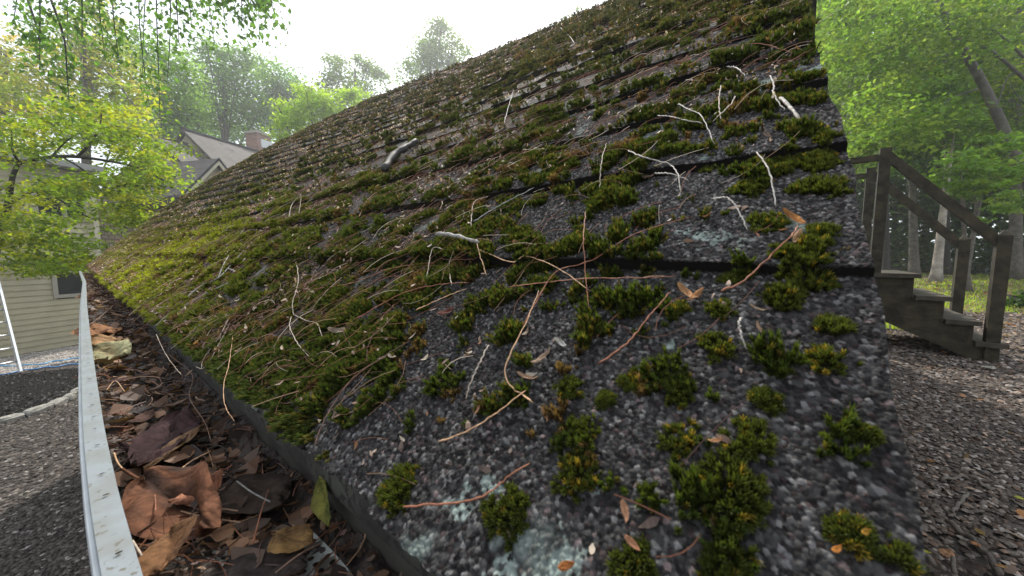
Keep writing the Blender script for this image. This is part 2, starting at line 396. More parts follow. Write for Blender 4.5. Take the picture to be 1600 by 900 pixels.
# gutter, follows the bent lip seen from above
LZ = H-.158
lipy, lipx = [], []
for px, py in ((163, 900), (147, 820), (139, 750), (132, 680), (129, 610), (127, 540), (127, 480), (130, 440)):
    q = hit(px, py, (0, 0, 1), (0, 0, LZ)); lipy.append(q[1]); lipx.append(q[0])
lipy = np.array(lipy); lipx = np.array(lipx)
pf = np.polyfit(lipy[lipy < 1.2], lipx[lipy < 1.2], 1)
def lip_x(y): return np.interp(y, np.concatenate([[-.3], lipy, [YL]]), np.concatenate([[lipx[0]+.012], lipx, [lipx[-1]]]))
yg = np.concatenate([np.linspace(-.08, .9, 90), np.linspace(.93, YL, 160)]); gx = lip_x(yg); ker = np.ones(9)/9
gx = np.convolve(np.pad(gx, 4, mode='edge'), ker, 'valid'); LW = .0112
def gutter_profile():
    return [(.0, -.006), (.0, 0), (LW, .0005), (LW, -.004), (LW-.0015, -.004), (LW-.0015, -.0012), (.0015, -.0015), (.0015, -.02), (.006, -.035), (.012, -.05), (.018, -.075), (.024, -.098), (.027, -.102), (.116, -.102), (.118, -.062)]
gp = gutter_profile(); outp = [(-.0015, -.006), (-.0015, .001)]
ng = len(gp)
sag = .003*np.sin(yg*2.1)*0
Vg = np.array([[ (gx[k]+x if x < .05 else x+.0), yg[k], LZ+z+sag[k]] for k in range(len(yg)) for x, z in gp])
i = np.arange(len(yg)-1)[:, None]*ng; j = np.arange(ng-1)[None]; Qg = np.stack([i+j, i+j+1, i+ng+j+1, i+ng+j], -1).reshape(-1, 4)
gut_m = speck_mat('gutter_enamel', (.17, .19, .20), (.09, .085, .065), 230, .62, (.145, .155, .15), .5)
gutter = mk('gutter', Vg, Qg, gut_m, garage, smooth=False); gutter['label'] = 'bent white enamelled gutter with a spotted lip, packed with leaves'
gm = gutter.modifiers.new('s', 'SOLIDIFY'); gm.thickness = .0009; gm.offset = 1
# outer bead of the lip
b = MB(); b.tube(np.stack([gx-.0012, yg, np.full(len(yg), LZ-.004)], -1), .0024, 8); b.build('lip_bead', M('bead_enamel', (.30, .32, .33), .35, var=.12, vscale=30), gutter, True)
# dark drain holes punched along the lip
b = MB(); yh = .13
while yh < 3.2:
    cx = float(np.interp(yh, yg, gx))+LW*.55; a = np.arange(8)*PI/4; rr = .0009*rng.uniform(.8, 1.5); el = rng.uniform(1, 1.9)
    b.add(np.vstack([[cx, yh, LZ+.0024], np.stack([cx+rr*np.cos(a)*el, yh+rr*np.sin(a), np.full(8, LZ+.0022)], -1)]), None, [[0, 1+q, 1+(q+1) % 8] for q in range(8)])
    yh += .042*rng.uniform(.7, 1.3)*(1 if rng.random() < .7 else 2.)
b.build('drain_holes', M('hole_black', (.012, .011, .01), .9), gutter)
# perforated guard piece lying in the gutter trough (built as a strip with real holes)
def guard(y0, y1, x0, x1, z, par, step=.0075):
    ys = np.arange(y0, y1, step); xs = np.arange(x0, x1, step); b = MB()
    for ky, yy in enumerate(ys):
        for kx, xx in enumerate(xs):
            o = .0; s = step; a = (np.arange(8)+.5)*PI/4; rr = s*.27
            cx, cy = xx+s/2, yy+s/2
            sq = np.array([[1, .41], [.41, 1], [-.41, 1], [-1, .41], [-1, -.41], [-.41, -1], [.41, -1], [1, -.41]])*s/2
            sq = np.where(np.abs(np.abs(sq)-.41*s/2) < 1e-9, np.sign(sq)*.41*s/2, sq)
            f = lambda X, Y: z+.004*math.sin(Y*30+1)+.006*math.sin(X*55)
            ring = [(cx+q[0], cy+q[1]) for q in sq]; inn = [(cx+rr*math.cos(t), cy+rr*math.sin(t)) for t in np.arctan2(sq[:, 1], sq[:, 0])]
            cor = [(cx+p*s/2, cy+q*s/2) for p, q in ((1, 1), (-1, 1), (-1, -1), (1, -1))]
            pts = ring+inn+cor; V_ = [(X, Y, f(X, Y)) for X, Y in pts]
            b.add(V_, [[k, (k+1) % 8, 8+(k+1) % 8, 8+k] for k in range(8)], [[0, 16, 1], [2, 17, 3], [4, 18, 5], [6, 19, 7]])
    o = b.build('gutter_guard', speck_mat('guard_metal', (.26, .27, .25), (.05, .045, .035), 60, .52, (.13, .13, .11), .6), par); return o
gg = guard(.105, .30, .045, .095, LZ-.040, gutter); gg['label'] = 'perforated pale metal guard showing through the wet leaves'

# ------------------------------------------------------------------ litter inside the gutter
def deb_z(x, y): return LZ-.040+.022*(fbm(x*28, y*16, 91, 4)-.5)+.012*(fbm(x*90, y*90, 92, 3)-.5)-.014*np.exp(-((x-.085)/.02)**2)+.02*sstep(.4, 2., y)
yy_ = log_axis(-.06, YL-.05, .1, .0025, .01); xx_ = np.linspace(0, 1, 46); Xd, Yd = np.meshgrid(xx_, yy_)
Xw = (np.interp(Yd, yg, gx)+.004)*(1-Xd)+.117*Xd
Zd = deb_z(Xw, Yd); Vb = np.stack([Xw, Yd, Zd], -1).reshape(-1, 3); a_, b_ = Xd.shape
i = np.arange(a_-1)[:, None]*b_; j = np.arange(b_-1)[None]; Qb = np.stack([i+j, i+j+1, i+b_+j+1, i+b_+j], -1).reshape(-1, 4)
dm = M('wet_humus', (.028, .019, .014), .75, var=.5, vscale=60, bump=.003, bscale=160, spec=.4)
tag(mk('leaf_mould', Vb, Qb, dm), 'dark rotted leaf mould filling the gutter', 'leaf mould', kind='stuff')

# flakes: bent scraps (2 quads each)
def flakes(name, pos, nrm, size, cols, mat, asp=.45, bend=.5):
    n = len(pos); a = rng.uniform(0, 2*PI, n); nrm = nrm+rng.normal(0, .35, (n, 3)); nrm /= np.linalg.norm(nrm, axis=1)[:, None]
    ref = np.stack([np.cos(a), np.sin(a), np.zeros(n)], -1); t = np.cross(nrm, ref); t /= np.linalg.norm(t, axis=1)[:, None]; s = np.cross(nrm, t)
    u = np.array([-1, -.45, .25, 1.]); wd = np.array([.15, 1, .8, .1]); bn = bend*rng.uniform(-.3, 1, n)
    V = np.zeros((n, 8, 3))
    for k in range(4):
        lift = bn*(u[k]**2)
        for q, sg in ((0, -1), (1, 1)):
            V[:, 2*k+q] = pos+size[:, None]*(t*u[k]+s*sg*wd[k]*asp+nrm*(lift+.12*abs(sg)*wd[k])[:, None])
    Qf = np.array([[0, 1, 3, 2], [2, 3, 5, 4], [4, 5, 7, 6]]); F = (Qf[None]+np.arange(n)[:, None, None]*8).reshape(-1, 4)
    return mk(name, V, F, mat, col=np.repeat(cols, 8, 0))
litter_m = M('litter', attr=True, rough=.6, trans=.2, spec=.35)
n = 5200; yf = .06+5.8*rng.random(n)**2.2; u_ = rng.random(n); xf = (np.interp(yf, yg, gx)+.012)*(1-u_)+.113*u_
pal = 1.5*np.array([[.085, .045, .025], [.05, .03, .02], [.13, .075, .04], [.19, .12, .07], [.03, .02, .016], [.065, .036, .03]])
cf = pal[rng.choice(6, n, p=[.3, .27, .12, .05, .2, .06])]*rng.uniform(.7, 1.3, (n, 1))
fl = flakes('leaf_scraps', np.stack([xf, yf, deb_z(xf, yf)+.003], -1), np.tile([0, 0, 1.], (n, 1)), rng.uniform(.002, .007, n)*np.clip(.6+yf*.6, .8, 2.2), cf, litter_m)
tag(fl, 'small brown leaf scraps and seed husks scattered in the gutter', 'leaf scraps', kind='stuff')

n = 520; yf = .04+4*rng.random(n)**1.7; u_ = rng.random(n); xf = (np.interp(yf, yg, gx)+.016)*(1-u_)+.105*u_
cf = np.array([[.13, .068, .038], [.075, .045, .03], [.21, .11, .058], [.04, .027, .022]])[rng.choice(4, n, p=[.3, .35, .1, .25])]*rng.uniform(.7, 1.3, (n, 1))
tag(flakes('leaf_pieces', np.stack([xf, yf, deb_z(xf, yf)+.005], -1), np.tile([0, 0, 1.], (n, 1)), rng.uniform(.006, .015, n), cf, litter_m, asp=.7, bend=.6), 'torn dark leaf pieces packed into the gutter', 'leaf pieces', kind='stuff')
def needles(name, p0, ang, length, rad, nrm, tdir, cols, mat, arch=.12, sides=3, seg=5):
    """curved needles on a surface: nrm, tdir (n,3)"""
    n = len(p0); sd = np.cross(nrm, tdir); d = tdir*np.cos(ang)[:, None]+sd*np.sin(ang)[:, None]; e = np.cross(nrm, d)
    bow = rng.normal(0, .13, n); ar = np.abs(rng.normal(0, arch, n)); ts = np.linspace(-.5, .5, seg)
    c = p0[:, None]+d[:, None]*(ts[None, :, None]*length[:, None, None])+e[:, None]*((ts**2-.25)[None, :, None]*(bow*4*length)[:, None, None])+nrm[:, None]*(((.25-ts**2)[None]*4*ar[:, None]*length[:, None]*.35)+rng.normal(0, .02, (n, 1))*ts[None]*length[:, None]+rad[:, None])[..., None]
    V = np.zeros((n, seg, sides, 3))
    for k in range(sides):
        th = 2*PI*k/sides
        V[:, :, k] = c+rad[:, None, None]*(e[:, None]*math.cos(th)+nrm[:, None]*math.sin(th))
    i = np.arange(seg-1)[:, None]*sides; j = np.arange(sides)[None]; k = (j+1) % sides
    Qn = np.stack([i+j, i+k, i+sides+k, i+sides+j], -1).reshape(-1, 4); F = (Qn[None]+np.arange(n)[:, None, None]*seg*sides).reshape(-1, 4)
    return mk(name, V, F, mat, col=np.repeat(cols, seg*sides, 0))
n = 900; yf = .05+5*rng.random(n)**2.4; u_ = rng.random(n); xf = (np.interp(yf, yg, gx)+.012)*(1-u_)+.112*u_
npal = np.array([[.17, .07, .035], [.10, .045, .03], [.28, .17, .10], [.05, .03, .022]])
nc = npal[rng.choice(4, n, p=[.4, .3, .12, .18])]*rng.uniform(.7, 1.3, (n, 1))
nd = needles('pine_needles', np.stack([xf, yf, deb_z(xf, yf)+.006], -1), rng.normal(PI/2*0+1.2, .8, n), rng.uniform(.02, .06, n), rng.uniform(.0003, .00055, n)*np.clip(.7+yf, 1, 2.5), np.tile([0, 0, 1.], (n, 1)), np.tile([1., 0, 0], (n, 1)), nc, litter_m)
tag(nd, 'fallen reddish pine needles matted over the gutter leaves', 'pine needles', kind='stuff')

# ------------------------------------------------------------------ moss on the roof
def litter_lift(y, w):
    p = np.stack([AE+w*CT, y, ZE+w*ST], -1); d = np.linalg.norm(p-CO, axis=1); L_ = np.interp(d, [0, .6, 1.5, 3.2, 6], [.0078, .010, .013, .021, .028])
    return .0025+.95*L_*np.clip((moss_amt(y, w)-.48)/.14, 0, 1)**.6
def seeds(l):
    o = []
    for px, py, rp_ in l:
        y, ww = roof_yw(px, py); o.append((y, ww, rp_*np.dot(roof_pt(y, ww)-CO, FW)/FPX))
    return o
MSEED = seeds([(420, 560, 50), (470, 665, 26), (400, 600, 40), (500, 520, 40), (555, 485, 40), (620, 515, 30), (690, 575, 40), (740, 560, 25), (700, 650, 36), (760, 640, 30), (820, 430, 36), (700, 430, 40), (800, 370, 36), (330, 540, 40), (1000, 400, 34), (900, 385, 30), (960, 300, 40), (640, 465, 30), (545, 640, 30), (450, 600, 45), (520, 590, 45), (360, 560, 40), (600, 570, 35), (640, 660, 34), (700, 610, 30), (560, 560, 36), (480, 640, 36), (590, 610, 30), (780, 470, 26), (860, 400, 26), (745, 480, 22), (800, 525, 24), (1130, 340, 30), (1060, 225, 50), (860, 200, 50), (820, 260, 50), (680, 405, 40)])
MBARE = seeds([(590, 700, 40), (530, 700, 24), (680, 730, 45), (860, 500, 36), (980, 520, 40), (960, 640, 50), (850, 560, 30), (1080, 380, 40), (750, 760, 50), (880, 850, 60), (780, 420, 18), (1120, 300, 26), (1000, 330, 20), (890, 340, 26)])
def moss_amt(y, w):
    f = .56*fbm(y*20, w*25, 101, 4)+.44*fbm(y*58, w*66, 103, 3); g = fbm(y*3.2, w*4, 105, 3)
    bias = -.025*sstep(.3, .6, y)+.22*sstep(.60, .68, fbm(y*70, w*75, 107, 2))*(1-.5*sstep(.4, 1.2, y))-.28-.03*sstep(.5, 1.2, w)+.05*sstep(.3, .9, y)*(1-sstep(.2, .45, w))+.155*sstep(.03, .30, y+.30*sstep(.30, .62, w))+.045*sstep(.3, .9, y)*(1-sstep(.3, .7, w))
    ph = ((w-W1) % WS)/WS; near = np.exp(-(ph*WS/.024)**2)*(w > W1)-1.5*np.exp(-((1-ph)*WS/.015)**2)*sstep(.4, .8, w+.3*y)
    eave = .07*np.exp(-(w/.12)**2)*sstep(.08, .3, y)
    for cy, cw, rr in MSEED: eave = eave+.25*np.exp(-((y-cy)**2+(w-cw)**2)/rr**2)
    for cy, cw, rr in MBARE: eave = eave-.22*np.exp(-((y-cy)**2+(w-cw)**2)/rr**2)
    eave = eave-.085*sstep(.25, .7, w)*sstep(.25, .8, y+.3*w)+.06*np.exp(-(w/.02)**2)*sstep(.12, .25, y)
    return .5+1.25*(f-.5)+.35*(g-.5)+bias+(.13+.10*sstep(.3, .8, w))*near*sstep(.0, .2, y+.2*sstep(.3, .6, w))+eave
def shoots(pos, nrm, length, wd, cols, whorls=3, leaves=5, mat=moss_m, name='moss', parent=None):
    n = len(pos); nr = nrm+rng.normal(0, .28, (n, 3)); nr /= np.linalg.norm(nr, axis=1)[:, None]
    ref = np.array([0, 1., 0]); t = np.cross(nr, ref); t /= np.linalg.norm(t, axis=1)[:, None]; s = np.cross(nr, t)
    m = whorls*leaves; V = np.zeros((n, m, 3, 3)); cc = np.zeros((n, m, 3, 3)); ph = rng.uniform(0, 2*PI, n)
    for a in range(whorls):
        z0 = .45+.5*a/max(1, whorls-1) if whorls > 1 else .5; spread = 1-.55*a/max(1, whorls) ; up = .45+.55*a/max(1, whorls)
        for q in range(leaves):
            th = ph+2*PI*(q+.5*a)/leaves; dr_ = t*np.cos(th)[:, None]+s*np.sin(th)[:, None]; td = -t*np.sin(th)[:, None]+s*np.cos(th)[:, None]
            b0 = pos+nr*(length*z0*.8)[:, None]; k = a*leaves+q
            V[:, k, 0] = b0-td*(wd*.42)[:, None]-nr*(length*.25)[:, None]; V[:, k, 1] = b0+td*(wd*.42)[:, None]-nr*(length*.25)[:, None]
            V[:, k, 2] = b0+dr_*(wd*spread)[:, None]+nr*(wd*up)[:, None]
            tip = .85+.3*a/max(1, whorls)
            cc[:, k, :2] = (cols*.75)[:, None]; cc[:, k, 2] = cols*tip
    F = np.arange(n*m*3).reshape(-1, 3)
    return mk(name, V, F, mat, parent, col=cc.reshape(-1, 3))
def moss_col(y, w, n):
    k = sstep(.45, 1.9, y)*np.exp(-(w/.42)**2)*sstep(.3, .6, fbm(y*4, w*6, 131, 3)+.22)                 # sunlit yellow-green glow painted into the moss colour far along the eave
    g = fbm(y*7, w*7, 120, 3)
    c = np.array([.044, .062, .011])[None]*(1-k[:, None])+np.array([.25, .27, .02])[None]*k[:, None]
    up = sstep(.5, 1.6, w)[:, None]; c = c*(1-.7*up)+np.array([.052, .050, .024])[None]*.7*up
    old = (rng.random(n) < .10+.16*(g > .55))[:, None]; c = np.where(old, np.array([[.10, .085, .02]])*rng.uniform(.6, 1.2, (n, 1)), c)
    dead = (fbm(y*30, w*30, 130, 3) > .71)[:, None]; c = np.where(dead, np.array([[.12, .075, .035]])*rng.uniform(.6, 1.3, (n, 1)), c)
    return c*rng.uniform(.65, 1.35, (n, 1))
def moss_band(dens, d0, d1, ymax, wmax, ln, wd, whorls, leaves, name):
    n = int(dens*ymax*wmax); y = rng.uniform(-.02, ymax, n); w_ = rng.uniform(.002, wmax, n)
    p = np.stack([AE+w_*CT, y, ZE+w_*ST], -1); d = np.linalg.norm(p-CO, axis=1)
    k = (d >= d0) & (d < d1) & (y > rake_y(w_)+.003) & (y < YL); y, w_, d = y[k], w_[k], d[k]
    a = moss_amt(y, w_); k = a > .5; y, w_, a, d = y[k], w_[k], a[k], d[k]; n = len(y)
    dome = np.clip((a-.5)/.14, 0, 1)**.6
    L_ = (ln*.45+dome*ln*1.25)*(.45+1.15*fbm(y*75/(1+d), w_*85/(1+d), 141, 2))*rng.uniform(.85, 1.2, n)
    hang = (w_ < .016)
    nr = np.tile(NRM, (n, 1))+np.where(hang, 1., 0)[:, None]*np.array([-.9, 0, -.4])
    print(name, n)
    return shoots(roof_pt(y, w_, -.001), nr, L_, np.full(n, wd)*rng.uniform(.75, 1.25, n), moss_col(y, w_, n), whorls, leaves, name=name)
for a_ in ((260000, 0, .62, .62, .62, .0078, .0019, 3, 5), (68000, .62, 1.5, 1.5, 1.5, .011, .0038, 2, 5), (15000, 1.5, 3.2, 3.2, WL, .014, .0088, 2, 4), (6400, 3.2, 9, YL, WL, .019, .015, 1, 5)):
    o = moss_band(*a_, 'moss')
    tag(o, 'carpet of green and olive moss growing over the shingles' , 'moss', kind='stuff', group='moss carpet on the roof')

# single cushions of moss that stand clear of the carpet near the rake
CUSH = [
 (1272, 256, 32, 0, 'wide dark green moss cushion below the lowest rail end at the roof edge'),
 (1277, 298, 34, 0, 'wide moss cushion at the roof edge, second one down from the rail end'),
 (1214, 270, 21, 0, 'round moss cushion left of the two wide ones at the roof edge'),
 (1168, 298, 26, 0, 'flat moss cushion below and left of the round one'),
 (1228, 239, 16, 0, 'small moss cushion just under the pale thick twig'),
 (1262, 205, 22, 0, 'moss cushion right beside the thick end of the pale twig'),
 (1289, 216, 17, 0, 'moss cushion touching the rake right of the pale twig'),
 (1104, 265, 11, 0, 'tiny moss cushion above the arching pale twigs'),
 (1202, 350, 27, 0, 'tall moss cushion beside the orange split husk'),
 (1282, 366, 24, 0, 'moss cushion right behind the orange split husk'),
 (1262, 392, 42, 0, 'broad moss cushion on the lip of the big shingle step'),
 (1256, 440, 34, 0, 'large moss cushion in the shade just under the big shingle step'),
 (1218, 468, 32, 0, 'moss cushion at the lower end of the cluster under the big step'),
 (1139, 441, 13, 0, 'small moss cushion left end under the big shingle step'),
 (1162, 430, 14, 0, 'small moss cushion crossed by a reddish twig'),
 (1058, 486, 17, 1, 'orange brown moss cushion under the forked tan husk'),
 (1124, 484, 17, 0, 'moss cushion right of the orange brown one'),
 (1118, 543, 26, 0, 'round moss cushion in the middle of the bare granules'),
 (1306, 518, 24, 0, 'moss cushion at the rake above the yellow tipped one'),
 (1298, 566, 32, 1, 'moss cushion with yellow tips at the rake'),
 (1060, 612, 27, 0, 'dark moss cushion left of the long moss row'),
 (1068, 690, 30, 1, 'ragged moss cushion with yellowish tips beside the long moss row'),
 (1190, 628, 19, 0, 'moss cushion at the top of the long moss row'),
 (1168, 690, 34, 0, 'dense moss cushion, middle of the long moss row'),
 (1140, 775, 56, 0, 'largest moss cushion, bottom of the long moss row'),
 (1215, 580, 12, 0, 'small moss cushion above the long moss row'),
 (1342, 677, 17, 0, 'flat moss cushion nearest the rake, halfway down'),
 (906, 678, 32, 0, 'moss cushion under the thin upright tan bud scale'),
 (900, 742, 36, 1, 'golden tipped moss cushion left of the lone orange husk'),
 (796, 804, 42, 0, 'moss cushion under the pale lichen patch near the eave'),
 (624, 760, 40, 0, 'moss cushion on the very edge of the eave above the drip strip'),
 (962, 800, 20, 0, 'moss cushion touching the lone orange husk'),
 (950, 522, 18, 0, 'moss cushion among granules below the crossing needles'),
 (893, 608, 20, 0, 'moss cushion right of the tan crossed twigs'),
 (1330, 838, 24, 1, 'moss cushion beside the orange leaf bit at the bottom right'),
 (1395, 872, 24, 0, 'moss cushion in the bottom right corner of the roof'),
 (990, 878, 30, 0, 'dark moss cushion at the bottom edge below the orange curl'),
 (1128, 890, 32, 0, 'moss cushion at the bottom edge under the largest cushion'),
 (990, 600, 22, 1, 'sprawling moss cushion with dry tips left of the long moss row'),
 (947, 627, 12, 0, 'tiny moss cushion below the bleached curl'),
]
for px, py, rp_, yel, lab in CUSH:
    y0, w0 = roof_yw(px, py); p0 = roof_pt(y0, w0); z = np.dot(p0-CO, FW); r = rp_*z/FPX*.9
    n = int(min(5000, max(100, (r/.0026)**2*10)))
    a = rng.uniform(0, 2*PI, n); q = np.sqrt(rng.random(n))
    rad = r*(.45+.95*fbm(np.cos(a)*2.2+px, np.sin(a)*2.2+py, 7, 3)); yy = y0+np.cos(a)*q*rad; ww = w0+np.sin(a)*q*rad*1.05
    k = (yy > rake_y(ww)-.004) & (ww > 0) & (fbm(yy*130, ww*130, 55, 2)+.25*(1-q) > .42); yy, ww, q = yy[k], ww[k], q[k]; n = len(yy)
    if n < 8: print('EMPTY CUSHION', lab); continue
    hc = (min(.011, r*.5)*(1-.75*q**2)+.0032)*(.6+.8*fbm(yy*110, ww*110, 56, 2))
    base = np.array([.050, .062, .011]); c = np.tile(base, (n, 1))
    o_ = rng.random(n) < (.22 if yel else .05); c[o_] = [.17, .12, .018]
    c *= rng.uniform(.65, 1.4, (n, 1))
    out_ = np.stack([CT*(ww-w0), (yy-y0), ST*(ww-w0)], -1)/max(r, 1e-4)
    vv = roof_pt(yy, ww, -.001)
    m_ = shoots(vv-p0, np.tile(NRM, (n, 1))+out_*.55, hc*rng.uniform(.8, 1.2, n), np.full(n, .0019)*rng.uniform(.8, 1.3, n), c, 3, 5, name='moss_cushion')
    m_.location = p0; tag(m_, lab, 'moss cushion', 'moss cushions on bare shingles')

# ------------------------------------------------------------------ loose litter on the roof
def roof_scatter(n, pw_y=1.8, pw_w=1.5):
    y = .02+(YL-.05)*rng.random(n)**pw_y; w_ = .01+(WL-.03)*rng.random(n)**pw_w; k = y > rake_y(w_)+.01; return y[k], w_[k]
def thin_by_rake(y, w_, f=.25):
    k = rng.random(len(y)) < f+(1-f)*sstep(.10, .6, y+.45*sstep(.3, .8, w_)); return y[k], w_[k]
y, w_ = thin_by_rake(*roof_scatter(130000, 1.6, 1.25), .05); k = fbm(y*5, w_*7, 301, 4)+.12*rng.normal(0, 1, len(y)) > .5; k &= rng.random(len(y)) < 1-.45*sstep(.4, .9, w_); y, w_ = y[k], w_[k]; n = len(y); d = np.hypot(y, w_)
pal = np.array([[.30, .21, .155], [.15, .09, .06], [.44, .36, .28], [.10, .065, .05], [.27, .13, .07]])
cf = np.clip(.8+d*.35, .8, 1.5)[:, None]*pal[rng.choice(5, n, p=[.25, .28, .12, .25, .10])]*rng.uniform(.7, 1.25, (n, 1))
fl = flakes('leaf_scraps', roof_pt(y, w_, litter_lift(y, w_)), np.tile(NRM, (n, 1)), rng.uniform(.0016, .0042, n)*np.clip(.7+d*.6, 1, 2.6), cf, litter_m, asp=.4, bend=.7)
tag(fl, 'tan and brown bud scales and leaf scraps caught in the roof moss', 'leaf scraps', kind='stuff')
y, w_ = thin_by_rake(*roof_scatter(23000, 1.6, 1.25), .06); k = (fbm(y*4+3, w_*6, 311, 3)+.16*rng.normal(0, 1, len(y)) > .46) & (rng.random(len(y)) < 1-.6*sstep(.35, .8, w_)); y, w_ = y[k], w_[k]; n = len(y); d = np.hypot(y, w_)
npal = np.array([[.19, .075, .04], [.28, .17, .10], [.11, .05, .032], [.42, .35, .28]])
nc = npal[rng.choice(4, n, p=[.42, .2, .28, .10])]*rng.uniform(.7, 1.25, (n, 1))
nd = needles('pine_needles', roof_pt(y, w_, litter_lift(y, w_)+.001), rng.normal(.75, .5, n), rng.uniform(.022, .065, n)*np.clip(.5+d, .6, 1.3), rng.uniform(.00018, .00032, n)*np.clip(.8+d*.8, 1, 3.4), np.tile(NRM, (n, 1)), np.tile([0, 1., 0], (n, 1)), nc, litter_m, arch=.15)
tag(nd, 'countless thin fallen pine needles strewn over the roof moss', 'pine needles', kind='stuff')

n = 1500; y = .10+.95*rng.random(n); w_ = .02+.85*rng.random(n)**1.3; k = rng.random(n) < sstep(.02, .3, y-.25*(.35-w_)); y, w_ = y[k], w_[k]; n = len(y)
nc = npal[rng.choice(4, n, p=[.5, .18, .26, .06])]*rng.uniform(.7, 1.25, (n, 1))
nd = needles('pine_needles', roof_pt(y, w_, litter_lift(y, w_)+.002), rng.normal(.6, .8, n), rng.uniform(.02, .05, n), rng.uniform(.00014, .00024, n), np.tile(NRM, (n, 1)), np.tile([0, 1., 0], (n, 1)), nc, litter_m, arch=.12)
tag(nd, 'finest reddish pine needles tangled over the near moss', 'pine needles', kind='stuff')
twig_m = {}
def colmat(name, c, rough=.65, **k):
    if name not in twig_m: twig_m[name] = M(name, c, rough, var=.35, vscale=250, **k)
    return twig_m[name]
TW = dict(pale=(.34, .28, .22), white=(.33, .30, .265), red=(.22, .085, .045), brown=(.13, .075, .05), tan=(.45, .27, .15), grey=(.20, .19, .175), bark=(.035, .032, .028))
